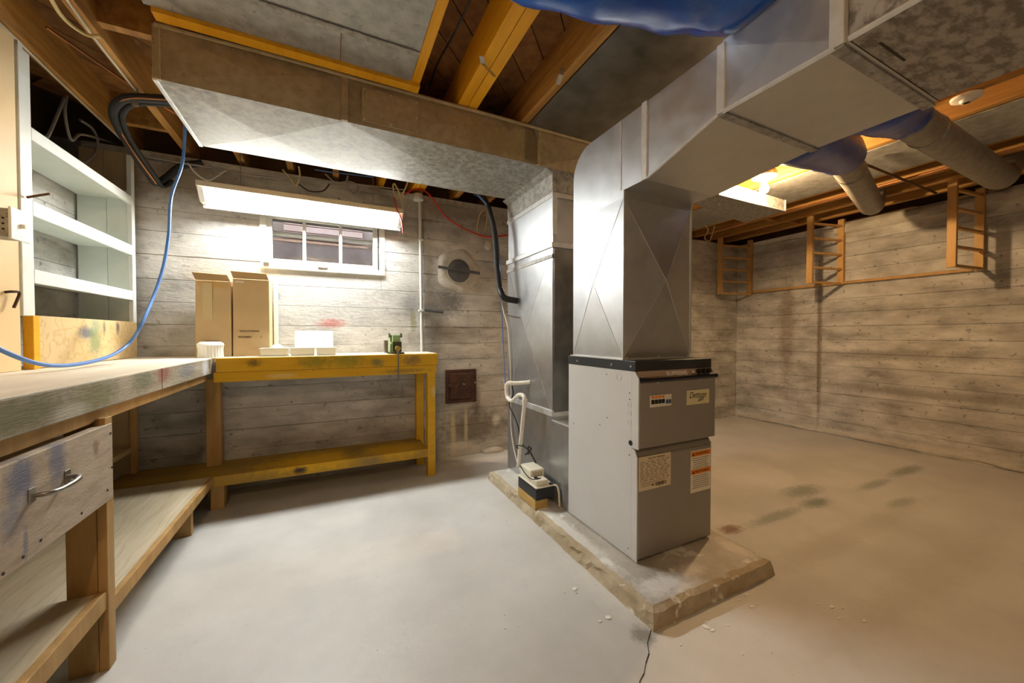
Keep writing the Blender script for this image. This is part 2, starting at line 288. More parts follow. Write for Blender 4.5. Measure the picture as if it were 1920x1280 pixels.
# concrete walls: core plus each formwork board's imprint
def bands(wall, ax, front, inward, a0, a1, z1, hole=None, rnd=3, joints=()):
    """ax: direction the boards run; front: wall plane; inward: -1/+1 side facing the room"""
    rng = random.Random(rnd); z = 0.0; i = 0
    while z < z1-.02:
        h = min(z1-z, rng.choice((.145, .15, .155, .16, .14))); cuts = [a0]+[j for j in joints]+[a1]
        segs = [(cuts[k], cuts[k+1]) for k in range(len(cuts)-1)]
        zz = [(z, z+h)]
        for s0, s1 in segs:
            parts = [(s0, s1, z, z+h)]
            if hole and z+h > hole[2] and z < hole[3]:
                parts = []
                for p0, p1 in ((s0, min(s1, hole[0])), (max(s0, hole[1]), s1)):
                    if p1-p0 > .01: parts.append((p0, p1, z, z+h))
                m0, m1 = max(s0, hole[0]), min(s1, hole[1])
                if m1-m0 > .01:
                    if z < hole[2]-.01: parts.append((m0, m1, z, hole[2]))
                    if z+h > hole[3]+.01: parts.append((m0, m1, hole[3], z+h))
            for p0, p1, q0, q1 in parts:
                d = rng.uniform(-.0025, .0025); f0 = front+inward*d; bk = front-inward*.02
                lo, hi = min(f0, bk), max(f0, bk); g = .0013
                if ax == 'x': bx('formwork_band', 'concrete', wall, p0+g*.6, p1-g*.6, lo, hi, q0+g, q1-g, bevel=.001)
                else: bx('formwork_band', 'concrete', wall, lo, hi, p0+g*.6, p1-g*.6, q0+g, q1-g, bevel=.001)
        z += h; i += 1
WX0, WX1, WZ0, WZ1 = -.43, .37, 1.605, 2.0
m = MB(); y0, y1 = YB+.012, YB+.26
for a in ((XL-.3, WX0, 0, 2.3), (WX1, XR+.3, 0, 2.3), (WX0, WX1, 0, WZ0), (WX0, WX1, WZ1, 2.3)): m.box(a[0], a[1], y0, y1, a[2], a[3])
wb = build('wall_back', m, 'concrete_joint', kind='structure')
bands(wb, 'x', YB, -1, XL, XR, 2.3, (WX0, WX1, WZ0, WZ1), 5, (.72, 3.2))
wr = build('wall_right', MB().box(XR+.012, XR+.26, YF-.2, YB+.2, 0, 2.3), 'concrete_joint', kind='structure')
bands(wr, 'y', XR, -1, YF, YB, 2.3, None, 11, (-.2, 2.29))
wl = build('wall_left', MB().box(XL-.26, XL-.012, YF-.2, YB+.2, 0, 2.12), 'concrete_joint', kind='structure')
bands(wl, 'y', XL, 1, 1.0, YB, 2.12, None, 8)
bx('formwork_band', 'concrete', wl, XL-.02, XL, YF, .998, 0, 2.12)
bx('wall_front', 'concrete', None, XL-.3, XR+.3, YF-.26, YF, 0, 2.6, kind='structure')
# rough mortar along the top and foot of the right wall
def ridge(y0, y1, z0, z1, amp, n=60):
    mm = MB(); vs = []; k = 5
    for i in range(n+1):
        y = y0+(y1-y0)*i/n
        for j in range(k+1):
            z = z0+(z1-z0)*j/k; e = math.sin(math.pi*j/k)
            vs.append((XR-e*amp*(1+1.1*noise.noise((y*6, z*14, 2)))-(.002 if 0 < j < k else -.006), y, z+.018*noise.noise((y*4, 5, j))*(0 < j < k)))
    return mm.add(vs, [(i*(k+1)+j, i*(k+1)+j+1, (i+1)*(k+1)+j+1, (i+1)*(k+1)+j) for i in range(n) for j in range(k)])
build('mortar_ridge', ridge(.6, 2.15, 2.17, 2.3, .04), 'patch_mortar', wr, smooth=True)
build('mortar_ridge', ridge(.3, 3.2, .002, .045, .016, 110), 'patch_mortar', wr, smooth=True)
# ceiling: slab, diagonal boards, joists
ce = bx('ceiling', 'dark_wood', None, XL-.3, XR+.3, YF-.3, YB+.3, ZS+.022, ZS+.06, kind='structure')
rim = MB().box(XL-.3, XR+.3, YB+.2, YB+.26, 2.3, ZS+.03).box(XR+.2, XR+.26, YF-.2, YB+.2, 2.3, ZS+.03).box(XL-.26, XL-.2, YF-.2, YB+.2, 2.12, ZS+.03)
build('rim_joist', rim, 'dark_wood', ce)
s2 = math.sqrt(.5); W = .14
for k in range(-40, 60):
    c = k*W   # boards along (1,1)/sqrt2... line  x - y = c*sqrt2
    cc = c/s2; t0 = max(XL-.1, YF-.1+cc); t1 = min(XR+.1, YB+.2+cc)
    if t1-t0 < .3: continue
    a = Vector((t0, t0-cc, ZS)); b = Vector((t1, t1-cc, ZS)); w = Vector((s2, -s2, 0))*(W/2-.003); u = Vector((0, 0, .02))
    build('subfloor_board', MB().hexa([a-w, b-w, b+w, a+w], [a-w+u, b-w+u, b+w+u, a+w+u]), 'subfloor_wood', ce)
JX = [-1.175, -.87, -.57, -.265, .04, .38, .645, .70, 1.02, 1.32, 1.62, 1.93, 2.24, 2.6, 2.94, 3.22, 3.54, 3.86, 4.16, 4.47, 4.78]
for x in JX:
    w = .026 if x in (.645, .70) else (.021 if x < 1 else .023)
    bx('joist', 'amber_wood' if x in (.645, .70, .38) else 'joist_wood', ce, x-w, x+w, YF, YB+.2, ZJ, ZS, bevel=.002)
def block(x0, x1, y, z0=ZJ+.02, z1=ZS, t=.04): bx('blocking', 'joist_wood', ce, x0, x1, y, y+t, z0, z1)
block(-.849, -.591, 2.12, ZJ+.04); block(-1.154, -.891, 1.5); block(-1.154, -.891, 3.0); block(3.883, 4.137, 2.4); block(4.183, 4.447, 2.45); block(4.493, 4.757, 2.4)
bx('nailing_strip', 'amber_wood', ce, -.6, .40, 1.865, 1.915, ZJ-.022, ZJ-.001)
# window
wn = thing('window_1', None, None, (-.03, YB, WZ0), kind='structure')
def frame(name, x0, x1, z0, z1, t, ya, yb, mat, par):
    bx(name, mat, par, x0, x1, ya, yb, z0, z0+t, .003); bx(name, mat, par, x0, x1, ya, yb, z1-t, z1, .003)
    bx(name, mat, par, x0, x0+t, ya, yb, z0+t, z1-t, .003); bx(name, mat, par, x1-t, x1, ya, yb, z0+t, z1-t, .003)
frame('casing', -.46, .40, 1.585, 2.03, .042, YB-.014, YB+.05, 'white_paint', wn)
frame('sash', -.422, .345, 1.625, 1.995, .036, YB-.004, YB+.04, 'white_paint', wn)
for x in (-.18, .07): bx('muntin', 'white_paint', wn, x-.011, x+.011, YB, YB+.036, 1.655, 1.965, .002)
for a, b in ((-.386, -.19), (-.17, .06), (.08, .309)): bx('pane', 'glass', wn, a, b, YB+.018, YB+.021, 1.66, 1.96)
bx('window_latch', 'steel', wn, -.09, -.02, YB-.02, YB-.004, 1.612, 1.62, .002)
bx('hinge', 'steel', wn, -.44, -.405, YB-.02, YB-.012, 1.6, 1.63, .002)
ww = thing('window_well', 'brown boarded window well with pink siding seen through the small window', 'window well', (-.03, 3.8, 1.4))
bx('well_wall', 'well_brown', ww, -.8, .75, 3.95, 4.0, 1.4, 2.6); bx('well_side', 'well_brown', ww, -.85, -.8, 3.5, 4.0, 1.4, 2.6); bx('well_side', 'well_brown', ww, .75, .8, 3.5, 4.0, 1.4, 2.6); bx('well_floor', 'well_brown', ww, -.8, .75, 3.5, 3.95, 1.4, 1.45)
for i in range(4): bx('siding_board', 'siding_pink', ww, -.38, .28, 3.93-.004*i, 3.95, 1.98+.06*i, 2.036+.06*i, .002)
pp = build('outer_pipe', MB().cyl((-.45, YB+.075, 1.862), (.4, YB+.075, 1.862), .02), 'white_plastic', None, smooth=True, label='pale pipe running across the outside of the window panes', cat='pipe')
bx('window_bar', 'siding_pink', None, -.42, .36, YB+.06, YB+.09, 1.81, 1.828, .002, label='thin wooden bar behind the window panes below the pale pipe', cat='wood strip')

# ------------------------------------------------------------------ furnace on its pad
def lumpy(x0, x1, y0, y1, z1, seed, mat, name, parent, inset=.02, amp=.008):
    n = 44; mm = MB(); vs = []
    per = []
    for a, b in (((x0, y0), (x1, y0)), ((x1, y0), (x1, y1)), ((x1, y1), (x0, y1)), ((x0, y1), (x0, y0))):
        for i in range(n): t = i/n; per.append((a[0]+(b[0]-a[0])*t, a[1]+(b[1]-a[1])*t))
    cx, cy = (x0+x1)/2, (y0+y1)/2; L = len(per)
    for lv, (ins, z) in enumerate(((0, 0), (.004, z1*.45), (.008, z1*.85), (inset, z1))):
        for x, y in per:
            q = noise.noise((x*13, y*13, lv*3+seed)); k = ins+amp*q*(1.3 if lv else .6)
            vs.append((cx+(x-cx)*(1-k/(x1-cx)), cy+(y-cy)*(1-k/(y1-cy)), z+(amp*.35*q if 0 < lv < 3 else 0)))
    fs = [(l*L+i, l*L+(i+1) % L, (l+1)*L+(i+1) % L, (l+1)*L+i) for l in range(3) for i in range(L)]
    s = build(name, MB().add(vs, fs), mat, parent)
    build('pad_top', MB().add(vs[3*L:], [tuple(range(L))]), 'pad_concrete', parent)
    return s
pd = thing('concrete_pad', 'low rough concrete pad with chipped edges under the grey furnace', 'pad', (1.45, 1.75, 0))
lumpy(1.065, 1.825, 1.0, 2.62, .07, 4, 'pad_side', 'pad_side', pd, .032, .012)
fu = thing('furnace', 'grey electric furnace with black top band standing on the concrete pad', 'furnace', (1.48, 1.5, .07))
bx('cabinet', 'furnace_grey', fu, 1.227, 1.73, 1.285, 1.79, .075, .94, .003)
bx('base_skirt', 'black_band', fu, 1.235, 1.725, 1.275, 1.785, .071, .085)
tb = bx('top_band', 'black_band', fu, 1.224, 1.733, 1.262, 1.793, .935, .982, .002)
for y in (1.7, 1.42, 1.29):
    build('screw', MB().cyl((1.224, y, .957), (1.2215, y, .957), .006, n=10), 'screw_metal', tb)
build('side_flange', MB().prism([(1.245, .587), (1.285, .587), (1.285, .935), (1.268, .935), (1.245, .905)], 'x', 1.2265, 1.232), 'furnace_grey', fu)
build('side_flange', MB().prism([(1.252, .075), (1.285, .075), (1.285, .585), (1.268, .58), (1.252, .55)], 'x', 1.2265, 1.232), 'furnace_grey', fu)
ud = bx('upper_door', 'furnace_door_shaded', fu, 1.233, 1.739, 1.243, 1.285, .59, .893, .004)
ld = bx('lower_door', 'furnace_door_shaded', fu, 1.233, 1.73, 1.252, 1.285, .08, .553, .01)
build('door_hood', MB().prism([(1.252, .553), (1.285, .553), (1.285, .59), (1.278, .586)], 'x', 1.236, 1.728), 'furnace_door_shaded', fu)
cs = build('control_strip', MB().prism([(1.243, .893), (1.285, .893), (1.285, .936), (1.264, .936)], 'x', 1.236, 1.737), 'tan_strip', fu)
build('control_bar', MB().tube([(1.236, 1.245, .897), (1.744, 1.245, .897)], .013, 12), 'navy_plastic', fu, smooth=True)
sr = (math.radians(64), 0, 0)
text('lettering', 'SUPREME', .027, (1.475, 1.2515, .9185), 'white_ink', cs, sr, width=.14, bold=.0012)
for i, x in enumerate((1.62, 1.655, 1.69)): build('control_knob', MB().cyl((x, 1.252, .922), (x, 1.238, .926), .012, n=12), 'black_plastic', cs, smooth=True)
build('pilot_light', MB().ball((1.575, 1.244, .922), .006), 'white_ink', cs, smooth=True)
for x in (1.34, 1.62): build('screw', MB().cyl((x, 1.243, .884), (x, 1.239, .884), .006, n=10), 'screw_metal', ud)
br = bx('breaker_panel', 'breaker_white', ud, 1.292, 1.427, 1.2395, 1.244, .772, .826, .002)
for i in range(4):
    x = 1.298+.0215*i
    bx('breaker_rocker', 'black_plastic', br, x, x+.018, 1.2365, 1.24, .787, .806, .001)
    bx('breaker_print', 'warning_orange', br, x, x+.017, 1.2388, 1.2396, .812, .823)
for i in range(2): bx('breaker_rocker', 'breaker_blue', br, 1.389+.018*i, 1.403+.018*i, 1.2365, 1.24, .783, .802, .001)
bx('breaker_divider', 'white_ink', br, 1.383, 1.387, 1.2375, 1.24, .774, .824)
lg = bx('maker_plate', 'logo_paper', ud, 1.531, 1.69, 1.2412, 1.2435, .763, .833, .001)
text('lettering', 'Dettson', .042, (1.607, 1.241, .808), 'ink', lg, shear=.25, width=.12)
for i in range(3):
    build('emblem', MB().prism([(1.605+.004*i, .775+.006*i), (1.645+.004*i, .781+.006*i), (1.647+.004*i, .784+.006*i), (1.607+.004*i, .778+.006*i)], 'y', 1.2405, 1.2412), 'ink', lg)
rp = bx('rating_plate', 'label_paper', ld, 1.236, 1.437, 1.2505, 1.2525, .395, .55, 0)
rr = random.Random(2)
text('lettering', 'ELECTRIC FURNACE', .011, (1.345, 1.2503, .538), 'ink', rp)
for r in range(11):
    z = .525-.0085*r; x = 1.245
    while x < 1.425:
        w = rr.uniform(.008, .03)
        if x+w > 1.43: break
        bx('print_line', 'ink_soft', rp, x, x+w, 1.2502, 1.2506, z-.0018, z+.0018); x += w+rr.uniform(.004, .016)
for r in range(3): bx('print_line', 'ink_soft', rp, 1.25, 1.42-.02*r, 1.2502, 1.2506, .43-.008*r-.0012, .43-.008*r+.0012)
for i in range(16): bx('bar_code', 'ink', rp, 1.338+.0045*i, 1.338+.0045*i+rr.choice((.0016, .003)), 1.2501, 1.2506, .405, .421)
build('print_mark', MB().cyl((1.322, 1.2506, .413), (1.322, 1.2501, .413), .005, n=10), 'ink', rp)
wp = bx('warning_label', 'warning_paper', ld, 1.574, 1.719, 1.2505, 1.2525, .325, .532, .004)
for z, s in ((.515, '\u25b2 WARNING'), (.427, '\u25b2 MISE EN GARDE')):
    o = bx('warning_band', 'warning_orange', wp, 1.576, 1.717, 1.2498, 1.2506, z-.012, z+.012)
    text('lettering', s.replace('\u25b2 ', ''), .017, (1.652, 1.2496, z), 'ink', wp, width=.098)
    build('triangle', MB().prism([(1.583, z-.007), (1.599, z-.007), (1.591, z+.008)], 'y', 1.2494, 1.2498), 'ink', wp)
for z0 in (.494, .406):
    for r in range(7 if z0 < .45 else 6):
        z = z0-.0098*r; a = rr.uniform(0, .012); b = rr.uniform(0, .02)
        bx('print_line', 'ink_soft', wp, 1.583+a, 1.71-b, 1.2502, 1.2506, z-.0016, z+.0016)
def kn(y, z, r): # knock-out ring on the side
    build('knockout', MB().tube([(1.2265, y+r*math.cos(k*math.pi/12), z+r*math.sin(k*math.pi/12)) for k in range(25)], .0013, 6), 'furnace_grey', fu, smooth=True)
kn(1.37, .9, .016)
for z in (.78, .74, .70): kn(1.3, z, .01)
for y, z in ((1.46, .905), (1.3, .835), (1.3, .805), (1.455, .69), (1.51, .645), (1.74, .60), (1.3, .55), (1.305, .115)):
    build('screw', MB().cyl((1.227, y, z), (1.2256, y, z), .003, n=8), 'black_band', fu)
build('hole_plug', MB().cyl((1.227, 1.292, .607), (1.225, 1.292, .607), .012, n=14), 'black_plastic', fu)

# ------------------------------------------------------------------ supply duct (plenum, elbow, trunk over the camera)
sd = thing('supply_duct', 'bright galvanized supply duct rising from the furnace and elbowing towards the viewer', 'duct', (1.45, 1.55, .982))
X0, X1 = 1.23, 1.68
m = MB(); A = lambda x, y, z: (x, y, z)
m.cross(A(X0, 1.75, .985), A(X0, 1.35, .985), A(X0, 1.35, 1.74), A(X0, 1.75, 1.74), (-1, 0, 0), .018)
m.cross(A(X0, 1.35, .985), A(X1, 1.35, .985), A(X1, 1.35, 1.74), A(X0, 1.35, 1.74), (0, -1, 0), .05)
m.cross(A(X1, 1.35, .985), A(X1, 1.75, .985), A(X1, 1.75, 1.74), A(X1, 1.35, 1.74), (1, 0, 0), .01)
m.cross(A(X1, 1.75, .985), A(X0, 1.75, .985), A(X0, 1.75, 1.74), A(X1, 1.75, 1.74), (0, 1, 0), .01)
build('plenum', m, 'galvanized', sd)
def creases(par, cs, c):
    for p in cs: build('crease', MB().tube([p, c], .0016, 6), 'galvanized', par)
creases(sd, [(X0, 1.35, .985), (X1, 1.35, .985), (X1, 1.35, 1.74), (X0, 1.35, 1.74)], (1.455, 1.3, 1.3625)); creases(sd, [(X0, 1.35, .985), (X0, 1.75, .985), (X0, 1.75, 1.74), (X0, 1.35, 1.74)], (1.212, 1.55, 1.3625))
bx('plenum_flange', 'seam_metal', sd, X0-.012, X1+.012, 1.338, 1.762, .982, .989)
for x in (1.25, 1.45, 1.66): build('screw', MB().ball((x, 1.341, .991), .006, 8, 6), 'screw_metal', sd)
arc = [(1.75, 1.95)]+[(1.60+.15*math.cos(a), 1.955+.15*math.sin(a)) for a in [math.pi/2*i/8 for i in range(9)]]
build('elbow', MB().prism([(1.75, 1.74)]+arc+[(1.22, 2.105), (1.22, 1.775), (1.35, 1.775), (1.35, 1.74)], 'x', X0, X1), 'galvanized', sd)
bx('elbow_seam', 'seam_metal', sd, X0-.003, X0, 1.366, 1.372, 1.78, 2.103); bx('corner_seam', 'seam_metal', sd, X0-.003, X0+.004, 1.346, 1.35, .99, 1.775); bx('corner_seam', 'seam_metal', sd, X1-.002, X1+.006, 1.344, 1.35, .99, 1.775)
bx('drive_cleat', 'seam_metal', sd, X0-.006, X0+.001, 1.205, 1.235, 1.773, 2.108, .002)
def loft(a, b): return MB().hexa(a, b)
sec = lambda y, x0, x1, z0, z1: [(x0, y, z0), (x1, y, z0), (x1, y, z1), (x0, y, z1)]
build('transition', loft(sec(1.22, X0, X1, 1.775, 2.105), sec(.872, X0, 1.82, 1.875, 2.108)), 'galvanized', sd)
m = MB(); a = sec(.872, X0, 1.82, 1.875, 2.108); b = sec(.512, X0, 1.82, 1.875, 2.108)
m.cross(a[0], a[1], b[1], b[0], (0, 0, -1), .008); m.cross(a[0], b[0], b[3], a[3], (-1, 0, 0), .006); m.cross(a[1], b[1], b[2], a[2], (1, 0, 0), .004); m.add([a[3], a[2], b[2], b[3]], [(0, 1, 2, 3)])
build('trunk_section', m, 'galvanized', sd)
bx('trunk_section', 'galvanized_fleck', sd, X0+.002, 1.818, -1.6, .512, 1.878, 2.106)
for y, xr in ((.862, 1.82), (.53, 1.824)):
    w = .02 if y > .8 else .022
    bx('drive_cleat', 'seam_metal', sd, X0-.006, X0, y-w*.4, y+w, 1.873, 2.11, .001); bx('slip_cleat', 'galvanized_old', sd, X0, xr+.006, y-w*.4, y+w, 1.868, 1.875, .001)
bx('bottom_seam', 'seam_metal', sd, X0-.004, X0+.006, .513, 1.2, 1.871, 1.878) if False else None
build('bottom_seam', MB().tube([(X0, 1.205, 1.777), (X0, .88, 1.874)], .006, 6), 'seam_metal', sd); build('bottom_seam', MB().tube([(X0, .86, 1.875), (X0, .54, 1.875)], .008, 6), 'seam_metal', sd); build('bottom_seam', MB().tube([(X0, .51, 1.878), (X0, -1.5, 1.878)], .008, 6), 'seam_metal', sd)
bx('scratch_mark', 'ink', sd, 1.32, 1.47, .478, .484, 1.8772, 1.8782)
# ------------------------------------------------------------------ return duct (dusty trunk, drop, boot)
rd = thing('return_duct', 'dusty old return duct along the joists dropping behind the furnace to its base', 'duct', (1.48, 2.3, .07))
YD0, YD1, ZD = 1.97, 2.56, 2.12
m = MB(); segs = (-.62, .065, 1.13, 1.78)
for i in range(3):
    a, b = segs[i], segs[i+1]
    m.cross((a, YD0, ZD), (b, YD0, ZD), (b, YD0, 2.33), (a, YD0, 2.33), (0, -1, 0), .012)
m.add([(-.62, YD0, ZD), (-.62, YD1, ZD), (-.62, YD1, 2.33), (-.62, YD0, 2.33)], [(0, 1, 2, 3)]); m.add([(1.78, YD0, ZD), (1.78, YD1, ZD), (1.78, YD1, 2.33), (1.78, YD0, 2.33)], [(0, 1, 2, 3)])
m.add([(-.62, YD1, ZD), (1.78, YD1, ZD), (1.78, YD1, 2.33), (-.62, YD1, 2.33)], [(0, 1, 2, 3)])
build('trunk_side', m, 'galvanized_dusty_warm', rd)
m = MB()
for i in range(3):
    a, b = segs[i], segs[i+1]; m.cross((a, YD0, ZD), (b, YD0, ZD), (b, YD1, ZD), (a, YD1, ZD), (0, 0, -1), .014)
build('trunk_bottom', m, 'galvanized_old', rd)
for x, w in ((.05, .028), (1.115, .02)): bx('slip_cleat', 'galvanized_dusty_warm', rd, x, x+w, YD0-.012, YD0, ZD, 2.33, .002)
bx('end_cleat', 'galvanized_dusty_warm', rd, -.63, -.606, YD0-.008, YD0+.01, ZD-.004, 2.33, .002); bx('end_cleat', 'seam_metal', rd, -.634, -.618, YD0, YD1, ZD-.006, ZD+.01, .002)
build('top_lip', MB().tube(smoothpts([(-.62, YD0-.008, 2.328), (-.2, YD0-.02, 2.326), (.3, YD0-.014, 2.328), (.8, YD0-.024, 2.325), (1.7, YD0-.016, 2.327)]), .009, 8), 'galvanized_dusty_warm', rd, smooth=True)
pa = bx('access_patch', 'galvanized_dusty_warm', rd, .14, .41, YD0-.016, YD0-.012, 2.135, 2.3, .001)
for x in (.15, .275, .4):
    for z in (2.145, 2.29): build('screw', MB().ball((x, YD0-.017, z), .0045, 8, 6), 'screw_metal', pa)
for z in (2.21,):
    for x in (.15, .4): build('screw', MB().ball((x, YD0-.017, z), .0045, 8, 6), 'screw_metal', pa)
DX0, DX1, DY0, DY1 = 1.23, 1.73, 1.97, 2.62
build('drop_collar', MB().hexa([(DX0, DY0+.002, 1.985), (DX1, DY0+.002, 1.985), (DX1, DY1, 1.985), (DX0, DY1, 1.985)], [(DX0, DY0+.002, 2.095), (DX1, DY0+.002, 2.095), (DX1, DY1, 2.095), (DX0, DY1, 2.095)]).hexa([(DX0, DY0+.002, 2.095), (DX1, DY0+.002, 2.095), (DX1, DY1, 2.095), (DX0, DY1, 2.095)], [(DX0-.045, DY0+.002, ZD), (DX1, DY0+.002, ZD), (DX1, DY1, ZD), (DX0-.045, DY1, ZD)]), 'galvanized_old', rd)
bx('drop_upper', 'galvanized', rd, DX0+.004, DX1, DY0+.004, DY1-.004, 1.665, 1.985)
bx('slip_cleat', 'seam_metal', rd, DX0-.004, DX1, DY0-.004, DY1+.004, 1.95, 1.978, .002); bx('slip_cleat', 'seam_metal', rd, DX0-.01, DX1, DY0-.01, DY1+.01, 1.64, 1.672, .003); bx('slip_cleat', 'galvanized_old', rd, DX0-.007, DX1, DY0-.006, DY1+.006, 1.575, 1.6, .003)
bx('corner_strap', 'seam_metal', rd, DX0-.002, DX0+.03, DY0-.004, DY0+.004, 1.72, 1.95)
m = MB(); z0, z1 = .6, 1.66
m.cross((DX0, DY1, z0), (DX0, DY0, z0), (DX0, DY0, z1), (DX0, DY1, z1), (-1, 0, 0), .016); m.cross((DX0, DY0, z0), (DX1, DY0, z0), (DX1, DY0, z1), (DX0, DY0, z1), (0, -1, 0), .008)
m.cross((DX1, DY0, z0), (DX1, DY1, z0), (DX1, DY1, z1), (DX1, DY0, z1), (1, 0, 0), .01); m.cross((DX1, DY1, z0), (DX0, DY1, z0), (DX0, DY1, z1), (DX1, DY1, z1), (0, 1, 0), .01)
build('drop_lower', m, 'galvanized_bright', rd)
creases(rd, [(DX0, DY1, z0), (DX0, DY0, z0), (DX0, DY0, z1), (DX0, DY1, z1)], (DX0-.016, (DY0+DY1)/2, (z0+z1)/2))
bx('drop_front', 'pan_dark', rd, DX0+.006, DX1, DY0-.009, DY0-.001, .62, 1.63)
bx('slip_cleat', 'seam_metal', rd, DX0-.008, DX1, DY0-.008, DY1+.004, .592, .632, .003)
bx('boot', 'galvanized_bright', rd, DX0, DX1, 1.792, DY1, .071, .572); build('boot_shoulder', MB().hexa([(DX0, DY0, .572), (DX1, DY0, .572), (DX1, DY1, .572), (DX0, DY1, .572)], [(DX0, DY0, .6), (DX1, DY0, .6), (DX1, DY1, .6), (DX0, DY1, .6)]), 'galvanized', rd)
bx('boot_lip', 'seam_metal', rd, DX0-.003, DX0+.004, 1.792, DY0, .566, .576)

# ------------------------------------------------------------------ branches, flex and round pipes
bd = thing('branch_duct', 'flat sheet metal branch duct lit by the bare bulb before it', 'duct', (3.0, 2.0, 2.15))
build('duct_body', MB().hexa([(2.62, 1.862, 2.15), (3.475, 1.862, 2.15), (3.46, 2.2, 2.14), (2.63, 2.08, 2.15)], [(2.62, 1.862, 2.26), (3.475, 1.862, 2.243), (3.46, 2.2, 2.243), (2.63, 2.08, 2.26)]), 'galvanized_old', bd)
build('duct_edge', MB().tube([(2.62, 1.86, 2.152), (3.475, 1.86, 2.152)], .005, 6), 'seam_metal', bd); bx('duct_edge', 'seam_metal', bd, 3.47, 3.482, 1.857, 1.866, 2.15, 2.243)
for x, y in ((2.8, 1.98), (3.25, 1.97), (3.42, 2.1)): build('screw', MB().ball((x, y, 2.146), .007, 8, 6), 'screw_metal', bd)
for x in (2.8, 3.3): bx('hanger_strap', 'tin_edge', bd, x, x+.02, 1.95, 1.953, 2.243, ZJ-.007)
fx = thing('insulated_duct', 'fat shiny blue plastic sleeved flexible duct lying under the joists', 'duct', (.9, .85, 2.1))
pts = smoothpts([(1.3, .72, 2.235), (1.15, .80, 2.225), (.9, .87, 2.22), (.55, .95, 2.225), (.1, .95, 2.23), (-.4, .8, 2.235), (-.9, .62, 2.235), (-1.34, .5, 2.235)], 10)
rs = []
for i, p in enumerate(pts): rs.append(.165+.010*noise.noise((i*.35, 3, 1)) if i > 3 else .14+.006*i)
mb = MB(); n = 40; mb.tube(pts, rs, n, True, .62)
mb.v = [tuple(Vector(v)+Vector((noise.noise((v[0]*7, v[1]*22, v[2]*22)), noise.noise((v[0]*7+9, v[1]*20, v[2]*20)), noise.noise((v[0]*6, v[1]*18, v[2]*18+5))))*.008) for v in mb.v]
build('sleeve', mb, 'blue_plastic', fx, smooth=True)
build('sleeve_collar', MB().tube([(1.31, .74, 2.2), (1.36, .71, 2.19)], .13, 20, True, .6), 'blue_plastic', fx, smooth=True)
bx('mounting_ring', 'galvanized', fx, 1.25, 1.5, .56, .88, 2.108, 2.14, .004)
def roundpipe(label, a, b, start, r=.078):
    t = thing('round_pipe', label, 'pipe', b)
    d = (Vector(b)-Vector(a)).normalized(); e = Vector(b)
    pts = [Vector(a), Vector(a)+d*.3, e-d*.16]+[e-d*.16+d*(.14*math.sin(k*math.pi/10))+Vector((0, 0, .14*(1-math.cos(k*math.pi/10)))) for k in range(1, 6)]+[e+Vector((0, 0, .2))]
    p = build('pipe_run', MB().tube(pts, r, 24), 'pipe_metal', t, smooth=True)
    build('pipe_collar', MB().tube([Vector(a)+d*.26, Vector(a)+d*.28], r+.004, 24), 'galvanized_old', p, smooth=True)
    s = Vector(start); q = smoothpts([s, s+Vector((.12, 0, .0)), Vector(a)-d*.12, Vector(a)+d*.05], 8); L = len(q)
    rr_ = [r+.075*(1-i/(L-1))**.8+.006*noise.noise((i*.9, a[1], 0)) for i in range(L)]; rr_[0] *= .9
    mb = MB().tube(q, rr_, 28); mb.v = [tuple(Vector(v)+Vector((noise.noise((v[0]*9, v[1]*16, v[2]*16)), 0, noise.noise((v[0]*8, v[1]*15, v[2]*15+5))))*.011) for v in mb.v]
    build('blue_sleeve', mb, 'blue_sleeve', t, smooth=True)
p1, p2 = P(1582, 300, 'z', 2.16), P(1638, 392, 'z', 2.2)
q1, q2 = P(1700, 222, 'z', 2.18), P(1885, 340, 'z', 2.2)
roundpipe('shorter grey round pipe with blue sleeve ending above the middle wooden rack', p1, p2, (1.83, .98, 2.02))
roundpipe('longer grey round pipe with blue sleeve at the right edge of the ceiling', q1, q2, (1.83, .70, 2.03), .08)
# ------------------------------------------------------------------ joist pans
pn = thing('joist_pan', 'mottled grey sheet metal pan nailed under the joists before the dusty duct', 'metal sheet', (-.1, .8, 2.32))
bx('pan_sheet', 'pan_metal', pn, -.62, .356, -1.2, 1.66, ZJ-.006, ZJ-.001); bx('pan_sheet', 'pan_metal', pn, -.62, .043, 1.666, 1.864, ZJ-.005, ZJ-.001); bx('pan_sheet', 'pan_metal', pn, .047, .356, 1.666, 1.864, ZJ-.005, ZJ-.001)
bx('slip_cleat', 'galvanized_old', pn, -.62, .356, 1.652, 1.682, ZJ-.013, ZJ-.006, .002)
bx('joist_pan', 'pan_dark', None, 1.045, 1.9, -1.2, 1.95, ZJ-.006, ZJ-.001, label='dark smooth sheet metal pan under the joists beside the blue flexible duct', cat='metal sheet')
pn = thing('joist_pan', 'long grey sheet metal pan between the joists behind the bare bulb', 'metal sheet', (3.55, 1.4, 2.32))
for a, b in ((-1, .98), (.984, 2.15), (2.154, 3.0)): bx('pan_sheet', 'pan_metal', pn, 3.25, 3.83, a, b, ZJ-.006, ZJ-.001)

